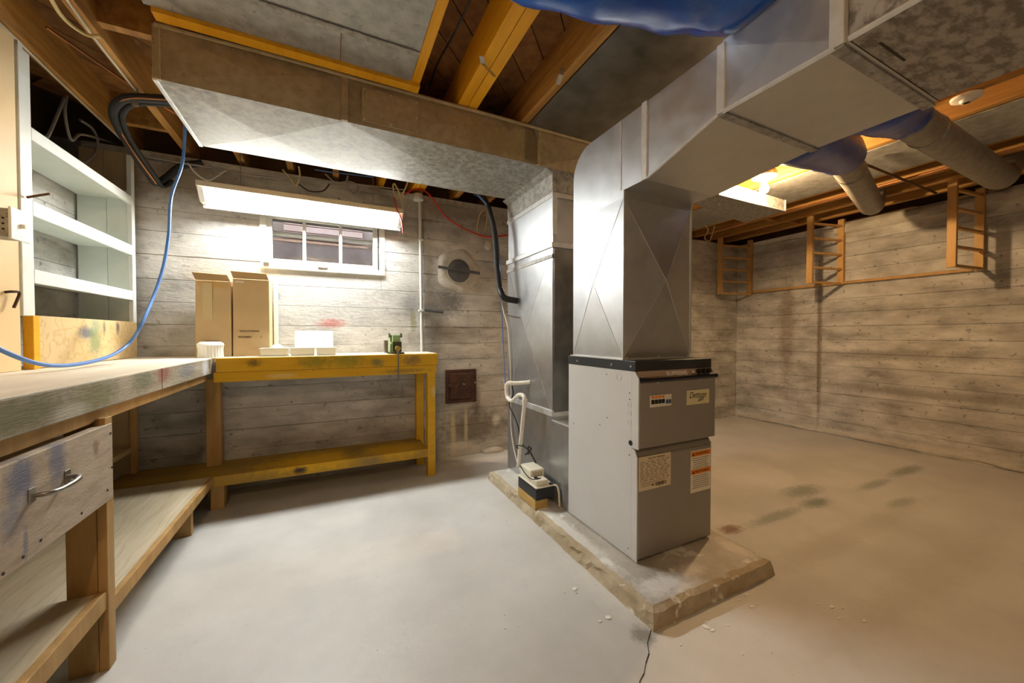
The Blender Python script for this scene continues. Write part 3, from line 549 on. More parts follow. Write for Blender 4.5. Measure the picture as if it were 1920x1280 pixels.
# ------------------------------------------------------------------ benches
wbn = thing('workbench', 'yellow painted workbench along the back wall under the window', 'workbench', (.05, 3.05, 0))
bx('bench_top', 'bench_top_worn', wbn, -.66, .745, 2.895, 3.236, .93, .957, .002); bx('fascia', 'yellow_bench', wbn, -.645, .745, 2.872, 2.895, .868, .955, .002); bx('apron', 'yellow_bench', wbn, -.66, .738, 2.882, 2.92, .805, .866, .002)
bx('end_board', 'yellow_bench', wbn, .722, .742, 2.897, 3.236, .868, .93); bx('end_board', 'yellow_bench', wbn, .70, .736, 2.925, 3.2, .81, .866)
bx('leg', 'yellow_bench', wbn, .665, .738, 2.872, 2.905, 0, .806, .002) if False else bx('leg', 'yellow_bench', wbn, .668, .728, 2.884, 2.95, 0, .804, .002)
bx('leg', 'yellow_bench', wbn, .64, .7, 3.17, 3.236, 0, .804, .002); bx('leg', 'bench_wood', wbn, -.76, -.68, 3.13, 3.18, 0, .804, .002)
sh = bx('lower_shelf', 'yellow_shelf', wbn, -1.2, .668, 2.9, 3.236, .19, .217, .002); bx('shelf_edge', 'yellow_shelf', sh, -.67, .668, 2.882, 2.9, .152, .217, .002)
bx('leg', 'bench_wood', wbn, -.69, -.62, 2.91, 2.99, 0, .19, .002)
lbn = thing('workbench', 'long paint spattered plank workbench with a drawer along the side wall', 'workbench', (-.9, 1.9, 0))
bx('bench_top', 'bench_top_worn', lbn, -1.375, -.69, .5, 3.236, .93, .955, .002) if False else bx('bench_top', 'bench_top_worn', lbn, -1.375, -.672, .5, 2.893, .928, .957, .002)
bx('bench_top', 'bench_top_worn', lbn, -1.375, -.662, 2.895, 3.236, .928, .957, .002)
f1 = bx('fascia', 'bench_fascia', lbn, -.692, -.668, .5, 2.13, .862, .954, .003); bx('fascia', 'bench_fascia', lbn, -.692, -.668, 2.136, 2.893, .862, .954, .003)
bx('apron', 'bench_wood', lbn, -.72, -.694, .5, 2.88, .815, .87, .002)
bx('leg', 'bench_wood', lbn, -.762, -.69, 1.665, 1.703, 0, .815, .002); bx('leg', 'bench_wood', lbn, -.688, -.664, 1.662, 1.706, 0, .83, .002)
bx('leg', 'bench_wood', lbn, -.762, -.672, .62, .66, 0, .815, .002)
dr = bx('drawer', 'drawer_wood', lbn, -.69, -.661, 1.02, 1.698, .556, .808, .003); bx('drawer_box', 'bench_wood', dr, -1.25, -.69, 1.06, 1.66, .57, .78)
hd = build('handle', MB().tube(smoothpts([(-.662, 1.328, .707), (-.64, 1.331, .707), (-.628, 1.345, .706), (-.625, 1.39, .705), (-.628, 1.436, .707), (-.64, 1.45, .709), (-.662, 1.453, .709)]), .0065, 10), 'steel', dr, smooth=True)
for y in (1.322, 1.458): build('handle_plate', MB().box(-.662, -.658, y-.012, y+.012, .69, .728), 'steel', dr, bevel=.002)
for y, z in ((1.685, .775), (1.69, .66), (1.29, .575), (1.35, .585), (1.23, .57), (1.52, .58), (1.66, .595)): build('nail_head', MB().cyl((-.661, y, z), (-.6595, y, z), .004, n=8), 'ink', dr)
s1 = build('lower_shelf', MB().prism([(-1.37, 1.71), (-.685, 1.71), (-.69, 2.895), (-1.37, 2.895)], 'z', .192, .215), 'shelf_wood', lbn); bx('shelf_edge', 'bench_wood', s1, -.688, -.668, 1.71, 2.895, .165, .217, .002)
s2_ = bx('lower_shelf', 'shelf_wood', lbn, -1.37, -.69, .5, 1.66, .24, .262); bx('shelf_edge', 'bench_wood', s2_, -.692, -.668, .5, 1.662, .205, .264, .002)
bx('leg', 'bench_wood', lbn, -.79, -.70, 2.59, 2.625, 0, .19, .002)
lo = thing('corner_cubby', 'small open wooden shelf under the corner where the benches meet', 'shelf', (-1.25, 3.05, .22))
bx('cubby_side', 'tan_board', lo, -1.27, -1.14, 3.17, 3.19, .22, .80); bx('cubby_post', 'rack_wood', lo, -1.15, -1.125, 3.16, 3.2, .22, .80, .002); bx('cubby_shelf', 'tan_board', lo, -1.375, -1.14, 2.75, 3.17, .36, .39)

# ------------------------------------------------------------------ shelf unit, beige panel
su = thing('wall_shelf', 'white painted open shelf unit on the side wall above the plank bench', 'shelf', (-1.25, 2.7, 1.18))
bx('end_panel', 'shelf_paint', su, XL+.01, -1.122, 2.225, 2.25, 1.18, 2.28); bx('face_stile', 'white_paint', su, -1.14, -1.118, 2.215, 2.283, 1.178, 2.26, .003)
bx('end_panel', 'shelf_paint', su, XL+.012, -1.24, 3.163, 3.18, 1.18, 2.0); bx('end_panel', 'shelf_paint', su, -1.238, -1.125, 3.163, 3.18, 1.18, 2.0); bx('face_stile', 'white_paint', su, -1.14, -1.116, 3.145, 3.185, 1.176, 2.22, .003)
bx('back_panel', 'tan_board', su, XL+.014, -1.26, 3.185, 3.2, 1.98, 2.24); bx('back_panel', 'tan_board', su, -1.258, -1.13, 3.185, 3.2, 1.98, 2.24)
for zt, t in ((1.965, .052), (1.66, .062), (1.375, .058)):
    s = bx('shelf_board', 'shelf_paint', su, XL+.014, -1.13, 2.25, 3.163, zt-.022, zt-.002); bx('shelf_edge', 'white_paint', s, -1.136, -1.118, 2.283, 3.145, zt-t, zt, .002)
bx('plywood_backsplash', 'plywood', None, -1.14, -1.118, 2.29, 3.19, .96, 1.182, .002, label='paint smeared plywood backsplash under the white shelf unit', cat='plywood')
bx('wood_post', 'amber_wood', None, -1.14, -1.108, 2.25, 2.288, .958, 1.18, .002, label='short orange stained post beside the plywood backsplash', cat='post')
bp = thing('partition_panel', 'tall beige board panel at the left edge beside the white shelves', 'panel', (-1.15, 1.6, .957))
bx('panel_board', 'beige_board', bp, -1.15, -1.118, 1.0, 2.03, .958, 2.3, .002); bx('panel_board', 'beige_board', bp, -1.15, -1.119, 2.033, 2.2, .958, 2.27, .002)
cable('wall_hook', 'bent dark nail hook on the beige panel', [(-1.116, 2.115, 1.262), (-1.10, 2.125, 1.266), (-1.095, 2.15, 1.265), (-1.097, 2.142, 1.235), (-1.1, 2.13, 1.205)], .005, 'rust_iron', 'hook')
jb = thing('outlet_box', 'grey steel electric box with white cover plate on the beige panel', 'outlet', (-1.09, 1.98, 1.47))
bx('steel_box', 'galvanized_old', jb, -1.117, -1.052, 2.03, 2.115, 1.458, 1.562, .004); pl = bx('cover_plate', 'white_plastic', jb, -1.054, -1.046, 2.022, 2.122, 1.452, 1.568, .002)
bx('toggle', 'cream_plastic', pl, -1.046, -1.034, 2.066, 2.078, 1.50, 1.515, .002)
for x in (-1.1, -1.07):
    for z in (1.485, 1.505, 1.525): build('knockout', MB().cyl((x, 2.03, z), (x, 2.0285, z), .004, n=8), 'ink', jb)

# ------------------------------------------------------------------ fluorescent lamp
fl_ = thing('fluorescent_lamp', 'white fluorescent strip lamp hanging before the basement window', 'lamp', (-.12, 3.11, 1.96))
bx('housing', 'lamp_housing', fl_, -.765, .512, 3.0, 3.17, 2.045, 2.08, .003)  # front overhang added to keep lamp light off the duct above
bx('wall_shield', 'lamp_white', fl_, -.765, .512, 3.15, 3.17, 1.95, 2.044, .002)  # added plate hanging below the lens to shade the wall behind
for a in (-.765, .482): build('end_cap', MB().prism([(3.02, 2.044), (3.149, 2.044), (3.149, 1.97), (3.085, 1.97)], 'x', a, a+.03), 'lamp_white', fl_)
build('lens', MB().prism([(3.03, 2.044), (3.148, 2.044), (3.148, 2.005), (3.07, 2.005)], 'x', -.734, .481), 'tube_glow', fl_)
for x in (-.55, .3): build('hanger', MB().tube([(x, 3.11, 2.08), (x, 3.11, ZJ)], .0025, 6), 'steel', fl_)
# bulbs
def bulb(name, label, x, y, glow, plate=.085, zt=ZJ):
    t = thing(name, label, 'lamp', (x, y, zt))
    build('canopy', MB().lathe((x, y, zt-.045), [(plate*.9, 0), (plate, .006), (plate, .03), (plate*.9, .045)], 28), 'tin_edge', t, smooth=True); build('dish', MB().lathe((x, y, zt-.05), [(plate*.5, 0), (plate*.84, .006)], 28), 'porcelain', t, smooth=True)
    build('socket', MB().lathe((x, y, zt-.085), [(.02, 0), (.024, .01), (.03, .04)], 18), 'porcelain', t, smooth=True)
    if glow: build('bulb', MB().lathe((x, y, zt-.16), [(.004, 0), (.018, .004), (.028, .016), (.031, .032), (.026, .05), (.016, .066), (.013, .078)], 20), glow, t, smooth=True)
    return t
bp_ = P(1433, 341, 'z', ZJ-.075)
bulb('ceiling_bulb', 'bare glowing bulb in a round ceiling holder beside the branch duct', bp_.x, bp_.y, 'bulb_glow')
bulb('ceiling_bulb', 'bare bulb in a ceiling holder behind the viewer above the plank bench', -.35, -.5, 'bulb_glow_two')
lh = P(1812, 190, 'z', ZJ-.03)
lt = thing('lamp_holder', 'empty white porcelain lamp holder on an orange board beside the longer round pipe', 'lamp holder', (lh.x, lh.y, ZJ-.06))
build('holder_base', MB().lathe((lh.x, lh.y, ZJ-.023), [(.045, 0), (.056, .006), (.058, .018), (.05, .022)], 24), 'porcelain', lt, smooth=True); build('holder_socket', MB().lathe((lh.x, lh.y, ZJ-.038), [(.016, 0), (.022, .002), (.026, .016)], 18), 'porcelain', lt, smooth=True); build('socket_hole', MB().cyl((lh.x, lh.y, ZJ-.0385), (lh.x, lh.y, ZJ-.037), .013), 'black_plastic', lt)

# ------------------------------------------------------------------ bench things
def carton(label, x0, x1, y0, y1, z0, z1, tilt, texts):
    t = thing('cardboard_box', label, 'box', ((x0+x1)/2, y1, z0)); s = tilt
    b = build('carton', MB().hexa([(x0, y0, z0), (x1, y0, z0), (x1, y1, z0), (x0, y1, z0)], [(x0+.002, y0+s, z1), (x1-.002, y0+s, z1), (x1-.002, y1+s*.4, z1), (x0+.002, y1+s*.4, z1)]), 'cardboard', t, bevel=.002)
    build('flap', MB().hexa([(x0+.004, y0+s-.003, z1), (x1-.004, y0+s-.003, z1), (x1-.004, y0+s, z1), (x0+.004, y0+s, z1)], [(x0-.002, y0+s-.05, z1+.042), (x1-.012, y0+s-.05, z1+.036), (x1-.012, y0+s-.047, z1+.038), (x0-.002, y0+s-.047, z1+.044)]), 'cardboard_dark', t)
    return t, b
c1, b1 = carton('taped tan cardboard box with bent side flap, nearer the shelf unit', -.79, -.6, 3.05, 3.2, .957, 1.455, .01, 0)
build('side_flap', MB().hexa([(-.788, 3.06, 1.452), (-.788, 3.19, 1.452), (-.79, 3.19, 1.456), (-.79, 3.06, 1.456)], [(-.85, 3.06, 1.482), (-.85, 3.19, 1.482), (-.852, 3.19, 1.486), (-.852, 3.06, 1.486)]), 'cardboard_dark', c1)
bx('tape', 'tape_clear', c1, -.75, -.7, 3.053, 3.056, 1.2, 1.44); bx('print_line', 'ink_soft', c1, -.74, -.66, 3.048, 3.05, 1.052, 1.062)
c2, b2 = carton('tan cardboard box with printed words standing under the window corner', -.592, -.384, 3.05, 3.2, .957, 1.478, .012, 0)
text('lettering', 'WALLCOVERING', .018, (-.5, 3.0525, 1.125), 'ink', c2, width=.11); text('lettering', 'REV\u00caTEMENT', .018, (-.525, 3.0515, 1.085), 'ink', c2, width=.075); text('lettering', '3', .018, (-.434, 3.0515, 1.085), 'ink', c2)
bx('tape', 'white_ink', c2, -.575, -.53, 3.0595, 3.0615, 1.452, 1.46)
bx('board_strip', 'paper_white', None, -.378, -.352, 3.2, 3.232, .957, 1.49, .002, label='pale narrow strip standing on the bench behind the printed cardboard box', cat='strip')
build('ribbed_tub', MB().lathe((-.693, 2.972, .957), [(.066, 0), (.064, .02), (.063, .05), (.066, .075), (.068, .078), (.064, .09), (.05, .1)], 80, flute=.03, nf=26), 'white_plastic', None, smooth=True, label='white ribbed plastic tub before the taped cardboard box', cat='tub')
def tray(x0, x1, label):
    t = thing('plastic_tray', label, 'tray', ((x0+x1)/2, 3.02, .957), 'white trays on the yellow bench'); y0, y1 = 2.93, 3.04; z0, z1 = .957, 1.012; e = .006; w = .004
    m = MB(); o0 = [(x0+e, y0+e, z0), (x1-e, y0+e, z0), (x1-e, y1-e, z0), (x0+e, y1-e, z0)]; o1 = [(x0, y0, z1), (x1, y0, z1), (x1, y1, z1), (x0, y1, z1)]
    i1 = [(x0+w, y0+w, z1), (x1-w, y0+w, z1), (x1-w, y1-w, z1), (x0+w, y1-w, z1)]; i0 = [(x0+e+w, y0+e+w, z0+w), (x1-e-w, y0+e+w, z0+w), (x1-e-w, y1-e-w, z0+w), (x0+e+w, y1-e-w, z0+w)]
    m.add(o0+o1+i1+i0, [(3, 2, 1, 0), (12, 13, 14, 15)]+[(a+k, a+(k+1) % 4, a+4+(k+1) % 4, a+4+k) for a in (0, 4, 8) for k in range(4)])
    build('tray_body', m, 'white_plastic', t, bevel=.0015); bx('tray_rim', 'white_plastic', t, x0-.004, x1+.004, y0-.004, y0, z1-.006, z1, .001)
tray(-.428, -.262, 'white plastic tray with the round ball behind its rim'); tray(-.255, -.105, 'middle one of three white plastic trays in a row'); tray(-.098, .032, 'white plastic tray on the right end, nearest the vise')
build('white_ball', MB().ball((-.345, 3.09, .998), .04), 'white_plastic', None, smooth=True, label='white round ball resting behind the leftmost tray', cat='ball')
wv = thing('plastic_grille', 'white ribbed plastic panel leaning on the wall behind the trays', 'panel', (-.12, 3.17, .957))
build('panel_back', MB().hexa([(-.245, 3.14, .957), (.01, 3.14, .957), (.01, 3.15, .957), (-.245, 3.15, .957)], [(-.245, 3.2, 1.13), (.01, 3.2, 1.13), (.01, 3.21, 1.13), (-.245, 3.21, 1.13)]), 'cream_plastic', wv, bevel=.002)
for i in range(14): build('panel_rib', MB().hexa([(-.225+.0165*i, 3.136, .962), (-.217+.0165*i, 3.136, .962), (-.217+.0165*i, 3.141, .962), (-.225+.0165*i, 3.141, .962)], [(-.225+.0165*i, 3.192, 1.118), (-.217+.0165*i, 3.192, 1.118), (-.217+.0165*i, 3.197, 1.118), (-.225+.0165*i, 3.197, 1.118)]), 'paper_white', wv)
vs_ = thing('bench_vise', 'small green bench vise with hanging steel handle on the yellow bench', 'vise', (.44, 2.94, .957))
bx('vise_base', 'vise_dark', vs_, .385, .5, 2.91, 3.06, .957, .968, .003); build('fixed_jaw', MB().prism([(2.99, .968), (3.05, .968), (3.045, 1.1), (3.0, 1.1), (3.0, 1.05), (2.99, 1.03)], 'x', .405, .478), 'vise_green', vs_, bevel=.003)
mj = build('moving_jaw', MB().prism([(2.91, .972), (2.965, .972), (2.965, 1.1), (2.925, 1.1), (2.915, 1.06)], 'x', .415, .47), 'vise_green', vs_, bevel=.003); bx('jaw_face', 'vise_dark', vs_, .41, .476, 2.9, 2.915, .975, 1.05, .002)
for x in (.392, .478): build('jaw_ear', MB().prism([(2.95, 1.08), (2.985, 1.08), (2.99, 1.118), (2.96, 1.11)], 'x', x, x+.012), 'vise_dark', vs_)
build('screw_rod', MB().cyl((.442, 2.99, 1.0), (.442, 2.86, 1.0), .011), 'steel', vs_, smooth=True); build('screw_head', MB().cyl((.442, 2.87, 1.0), (.442, 2.845, 1.0), .019), 'brass', vs_, smooth=True); build('handle_rod', MB().cyl((.442, 2.852, 1.0), (.444, 2.852, .775), .0065), 'steel', vs_, smooth=True); build('handle_tip', MB().ball((.444, 2.852, .772), .009), 'steel', vs_, smooth=True)
build('clamp_bar', MB().cyl((.37, 2.96, .965), (.37, 2.96, 1.06), .016), 'steel', vs_, smooth=True)
bx('side_bolt', 'rust_iron', None, .746, .768, 3.0, 3.02, .925, .945, .004, label='dark bolt head sticking out of the yellow bench end', cat='bolt')

# ------------------------------------------------------------------ things on the back wall
ft = thing('flue_cover', 'round dark metal flue cover with a flat bar on the back wall', 'cover', (1.025, 3.24, 1.57))
build('plaster_ring', MB().lathe((1.03, 3.24, 1.672), [(.2, .004), (.19, -.006), (.15, -.012), (.12, -.006), (.1, .004)], 40, 'y', .06, 5), 'patch_mortar', ft, smooth=True)
build('cover_rim', MB().lathe((1.03, 3.237, 1.672), [(.115, 0), (.115, -.02), (.104, -.02), (.104, 0)], 36, 'y'), 'tin_edge', ft, smooth=True); build('cover_disc', MB().lathe((1.03, 3.235, 1.672), [(.107, 0), (.107, -.012), (.095, -.016)], 36, 'y'), 'iron_plate', ft, smooth=True)
build('flat_bar', MB().hexa([(.84, 3.208, 1.682), (1.225, 3.208, 1.653), (1.225, 3.218, 1.653), (.84, 3.218, 1.682)], [(.84, 3.208, 1.705), (1.225, 3.208, 1.676), (1.225, 3.218, 1.676), (.84, 3.218, 1.705)]), 'iron_plate', ft)
co = thing('cleanout_door', 'rusty square iron cleanout door low on the back wall', 'door', (1.05, 3.24, .5))
bx('door_frame', 'rust_iron', co, .905, 1.193, 3.215, 3.238, .49, .79, .004); d = bx('door_leaf', 'rust_iron', co, .942, 1.163, 3.2, 3.216, .528, .757, .004); bx('latch', 'steel', d, 1.045, 1.07, 3.17, 3.2, .655, .667, .003)
bx('hinge', 'rust_iron', co, .925, .948, 3.198, 3.218, .635, .665, .003); bx('catch', 'steel', co, 1.165, 1.185, 3.198, 3.216, .66, .675, .003)
for x, z in ((.92, .775), (1.18, .775), (.92, .505), (1.18, .505)): build('bolt', MB().ball((x, 3.214, z), .006, 8, 6), 'rust_iron', co)
cn = thing('wall_conduit', 'white painted metal conduit rising from the bench end to a round box', 'conduit', (.69, 3.22, .957))
build('conduit_run', MB().cyl((.697, 3.215, .957), (.684, 3.215, 2.24), .013), 'conduit_paint', cn, smooth=True); build('round_box', MB().lathe((.665, 3.2, 2.235), [(.04, 0), (.045, .005), (.045, .04), (.04, .05)], 20), 'conduit_paint', cn, smooth=True)
for z in (1.3, 1.9): bx('strap', 'conduit_paint', cn, .67, .71, 3.198, 3.236, z, z+.018, .003)
build('wall_stub', MB().cyl((.72, 3.21, 1.315), (.88, 3.2, 1.30), .014), 'iron_plate', None, smooth=True, label='short dark pipe stub on the back wall beside the white conduit', cat='pipe')
build('mortar_lump', MB().ball(tuple(P(915, 460, 'y', 3.22)), .035, sz=(1, .5, 1.3)), 'patch_mortar', None, smooth=True, label='pale mortar lump on the back wall right of the red cable', cat='mortar')
build('mortar_lump', MB().ball((1.36, 3.22, .01), .07, sz=(1.5, .6, .6)), 'patch_mortar', None, smooth=True, label='lumpy concrete blob at the foot of the back wall by the return duct', cat='mortar')
build('wood_peg', MB().tube([P(50, 370, 'x', -1.112), P(93, 363, 'x', -1.05)], .005, 8), 'dark_wood', None, smooth=True, label='thin dark peg sticking out at the middle white shelf', cat='peg')
# line set
fo = [P(330, 188, 'z', 2.29), P(285, 185, 'z', 2.29), P(245, 184, 'z', 2.285), P(222, 192, 'z', 2.27), P(213, 212, 'z', 2.25), P(225, 245, 'y', 2.85), P(250, 285, 'y', 2.95), P(275, 320, 'y', 3.05), P(292, 343, 'y', 3.13), P(312, 333, 'y', 3.17), P(340, 312, 'y', 3.19), P(380, 305, 'y', 3.2)]
ls = thing('insulated_line', 'pair of black foam insulated refrigerant lines looping by the shelf unit', 'pipe', tuple(P(292, 343, 'y', 3.13)))
build('foam_line', MB().tube(smoothpts(fo), .021, 12), 'foam_black', ls, smooth=True); build('foam_line', MB().tube(smoothpts([p+Vector((.03, .012, -.012)) for p in fo[:10]]), .012, 10), 'foam_black', ls, smooth=True)
build('copper_line', MB().tube(smoothpts([p+Vector((.008, -.019, -.009)) for p in fo[:9]]), .0045, 8), 'copper', ls, smooth=True)
st = P(258, 180, 'z', ZJ-.02); build('strap', MB().hexa([(st.x-.012, st.y-.03, ZJ-.085), (st.x+.012, st.y-.03, ZJ-.085), (st.x+.012, st.y-.026, ZJ-.085), (st.x-.012, st.y-.026, ZJ-.085)], [(st.x-.012, st.y-.03, ZJ), (st.x+.012, st.y-.03, ZJ), (st.x+.012, st.y-.026, ZJ), (st.x-.012, st.y-.026, ZJ)]), 'tin_edge', ls)
fo = [P(890, 360, 'y', 2.75), P(907, 372, 'y', 2.70), P(918, 395, 'y', 2.64), P(928, 440, 'y', 2.58), P(932, 500, 'y', 2.53), P(937, 540, 'y', 2.49), P(946, 558, 'y', 2.45), P(970, 564, 'x', 1.225)]
ls = thing('insulated_line', 'black foam insulated line entering the return drop beside the flue cover', 'pipe', tuple(fo[5]))
build('foam_line', MB().tube(smoothpts(fo[:6]), .02, 12), 'foam_black', ls, smooth=True); build('taped_elbow', MB().tube(smoothpts(fo[5:]), .023, 12), 'black_plastic', ls, smooth=True)
cable('data_cable', 'blue cable hanging beside the black line on the return drop', [P(896, 365, 'y', 2.7), P(922, 400, 'y', 2.62), P(936, 470, 'y', 2.56), P(940, 560, 'y', 2.52), P(943, 640, 'y', 2.52), P(947, 712, 'y', 2.5), P(950, 720, 'y', 2.48)], .004, 'cable_blue')
cable('control_wire', 'thin white wire running down the edge of the return drop to the pump', [P(925, 400, 'x', 1.2), P(940, 560, 'x', 1.2), P(953, 620, 'x', 1.21), P(958, 720, 'x', 1.215), P(958, 800, 'x', 1.215), P(968, 860, 'x', 1.2), P(985, 900, 'x', 1.16)], .005, 'cable_white')
cable('control_wire', 'short dark wire poking out of the return drop face', [P(950, 590, 'x', 1.2), P(965, 594, 'x', 1.21), P(984, 596, 'x', 1.228)], .004, 'rust_iron')
cable('wire_coil', 'cream wire coil hanging on the back wall by the black line', [P(x, y, 'y', 3.2) for x, y in ((915, 388), (902, 398), (895, 420), (897, 438), (905, 440), (912, 420), (914, 395))], .007, 'cable_cream')
cable('red_cable', 'red cable sagging across the back wall from the round conduit box', [P(x, y, 'y', 3.19) for x, y in ((758, 365), (775, 355), (797, 358), (815, 378), (830, 400), (855, 420), (885, 435), (915, 444), (955, 440))], .007, 'cable_red')
cable('red_cable', 'red wire dangling at the right end of the strip lamp', [P(x, y, 'y', 3.0) for x, y in ((740, 370), (744, 392), (752, 410), (756, 437))], .005, 'cable_red')
cable('wire_bundle', 'knotted cream wires hanging above the right end of the strip lamp', [P(x, y, 'y', 3.1) for x, y in ((768, 318), (764, 342), (755, 362), (743, 372), (737, 352), (740, 345), (750, 365), (756, 392))], .006, 'cable_cream')
wr_ = [('grey wire run stapled along the wall top behind the dusty duct', [(270, 292), (345, 306), (420, 318), (500, 332), (600, 338), (760, 356)], 'cable_grey', .006), ('loose white wire drooping below the joists over the left lamp end', [(352, 305), (368, 325), (392, 338), (420, 322), (440, 314), (460, 322), (480, 330)], 'cable_white', .005),
       ('looped cream wire hanging beyond the middle of the strip lamp', [(530, 318), (545, 335), (555, 348), (562, 330), (560, 312)], 'cable_cream', .006), ('grey looped wire hanging right of the lamp middle', [(610, 326), (630, 342), (655, 340), (672, 350), (662, 362), (650, 345), (652, 330)], 'cable_grey', .006), ('thin black wire curving below the grey wire run', [(560, 345), (580, 358), (605, 358), (618, 345)], 'cable_black', .005),
       ('blue wire strand along the wall top behind the dusty duct', [(590, 318), (640, 325), (700, 332)], 'cable_blue', .004)]
for lb, pp_, mt, r in wr_: cable('wall_wire', lb, [P(x, y, 'y', 3.17) for x, y in pp_], r, mt)
# left ceiling wires
cable('joist_cable', 'white cable stapled along the joist above the shelf unit', [P(x, y, 'z', ZJ-.006) for x, y in ((-60, -10), (0, 45), (120, 160), (200, 235), (245, 280))], .005, 'cable_white')
cable('joist_cable', 'white cable stapled along the orange joist left of the dusty duct', [P(x, y, 'z', ZJ-.006) for x, y in ((122, -5), (180, 75), (255, 170))], .005, 'cable_white')
cable('joist_cable', 'yellow drooping cable at the top left joists', [P(x, y, 'z', ZJ-.04) for x, y in ((90, -12), (112, 25), (135, 48), (165, 66), (190, 68))], .007, 'cable_cream')
build('copper_tube', MB().tube([Vector((-1.1, 2.35, 2.43)), Vector((-.9, 2.75, 2.41)), Vector((-.6, 3.1, 2.37))], .006, 8), 'copper', None, smooth=True, label='thin copper tube running through the joists above the shelf unit', cat='tube')
for lb, pp_ in (('grey cable dropping straight behind the top white shelf', [(120, 185), (112, 205), (95, 245), (88, 258)]), ('grey cable loop curling down before the tan shelf end', [(125, 180), (122, 215), (133, 262), (150, 252), (180, 258), (220, 270)]), ('grey cable drooping in a wide ring above the shelf end', [(150, 225), (172, 240), (183, 262), (180, 285), (160, 305)])): cable('loose_cable', lb, [P(x, y, 'x', -1.28) for x, y in pp_], .007, 'cable_grey')
cable('data_cable', 'long blue cable drooping from the dusty duct down across the plank bench', [P(347, 225, 'y', 2.78), P(346, 262, 'y', 2.8), P(341, 310, 'y', 2.82), P(325, 355, 'y', 2.84), P(319, 385, 'y', 2.84), P(316, 440, 'y', 2.82), P(306, 500, 'y', 2.78), P(288, 555, 'y', 2.7), P(265, 608, 'y', 2.55), P(245, 640, 'x', -.93), P(215, 663, 'x', -.95), P(175, 677, 'x', -.96), P(120, 685, 'x', -.97), P(65, 680, 'x', -.99), P(0, 655, 'x', -1.02), P(-60, 620, 'x', -1.08)], .008, 'cable_blue')

# ------------------------------------------------------------------ condensate pump and drain
bx('wood_block', 'wood_block', None, 1.072, 1.16, 1.905, 2.13, .07, .124, .002, label='wooden block on the pad under the condensate pump', cat='wood block')
cpn = thing('condensate_pump', 'small white condensate pump on a black tank beside the furnace base', 'pump', (1.12, 2.01, .124))
bx('tank', 'black_plastic', cpn, 1.075, 1.2, 1.895, 2.135, .124, .195, .006); bx('lid', 'cream_plastic', cpn, 1.072, 1.203, 1.892, 2.138, .195, .203, .003); mh = bx('motor_cover', 'cream_plastic', cpn, 1.085, 1.185, 1.985, 2.125, .203, .275, .01); bx('switch_box', 'cream_plastic', cpn, 1.085, 1.165, 1.91, 1.985, .203, .235, .006)
for i in range(6): bx('vent_slot', 'ink_soft', mh, 1.105+.011*i, 1.109+.011*i, 1.9838, 1.986, .225, .262)
for y in (1.935, 1.955): bx('terminal', 'black_plastic', cpn, 1.095, 1.115, y, y+.008, .235, .242)
build('tank_port', MB().cyl((1.185, 1.91, .203), (1.185, 1.91, .21), .014), 'black_plastic', cpn, smooth=True)
dx = 1.12
dp = [P(995, 716, 'x', 1.228), P(968, 718, 'x', 1.16), P(955, 718, 'x', dx+.005), P(950, 722, 'x', dx), P(950, 738, 'x', dx), P(953, 747, 'x', dx), P(960, 751, 'x', dx), P(967, 745, 'x', dx), P(973, 740, 'x', dx), P(980, 741, 'x', dx), P(984, 750, 'x', dx), P(981, 780, 'x', dx), P(976, 830, 'x', dx), P(972, 875, 'x', dx)]
dn = thing('drain_pipe', 'white plastic condensate drain pipe with a trap bend above the pump', 'pipe', tuple(dp[-1]))
build('pipe_run', MB().tube(smoothpts(dp, 5), .0135, 12), 'pvc', dn, smooth=True)
for a, b in ((2, 1), (3, 4), (10, 11)):
    v = (dp[b]-dp[a]).normalized(); build('fitting', MB().tube([dp[a]-v*.008, dp[a]+v*.022], .0165, 12), 'pvc', dn, smooth=True)
cable('power_cord', 'black cord looping by the drain pipe down to the pump', [P(x, y, 'x', 1.18) for x, y in ((960, 722), (962, 740), (955, 758), (962, 775), (972, 800), (975, 825), (985, 838), (993, 846), (985, 852), (996, 842), (990, 838), (1005, 868))], .005, 'cable_black')
cable('power_cord', 'thin black cord around the foot of the drain pipe', [P(x, y, 'x', 1.095) for x, y in ((972, 840), (968, 836), (975, 835), (988, 840), (992, 852))], .004, 'cable_black')
cable('pump_wire', 'thin black wire looping over the pump switch box', [P(975, 872, 'x', 1.08), P(985, 888, 'x', 1.075), P(995, 897, 'x', 1.075), P(1005, 898, 'y', 1.885), P(1014, 896, 'y', 1.885)], .003, 'cable_black')
cable('pump_tube', 'clear vinyl tube bending from the pump down to the pad', [(1.19, 1.9, .2), (1.21, 1.885, .195), (1.215, 1.872, .16), (1.215, 1.866, .11), (1.217, 1.864, .078)], .006, 'pvc', 'tube')
cable('red_conduit', 'red cable rising behind the furnace beside the plenum', [(1.71, 1.62, .985), (1.715, 1.6, 1.1), (1.705, 1.5, 1.35), (1.715, 1.42, 1.6), (1.71, 1.38, 1.8), (1.71, 1.38, 2.3)], .011, 'cable_red')
cable('black_cord', 'thin black cord hanging between the joists from the subfloor', [P(x, y, 'z', 2.46) for x, y in ((805, 165), (820, 120), (845, 75), (868, 30), (885, -10))], .005, 'cable_black')
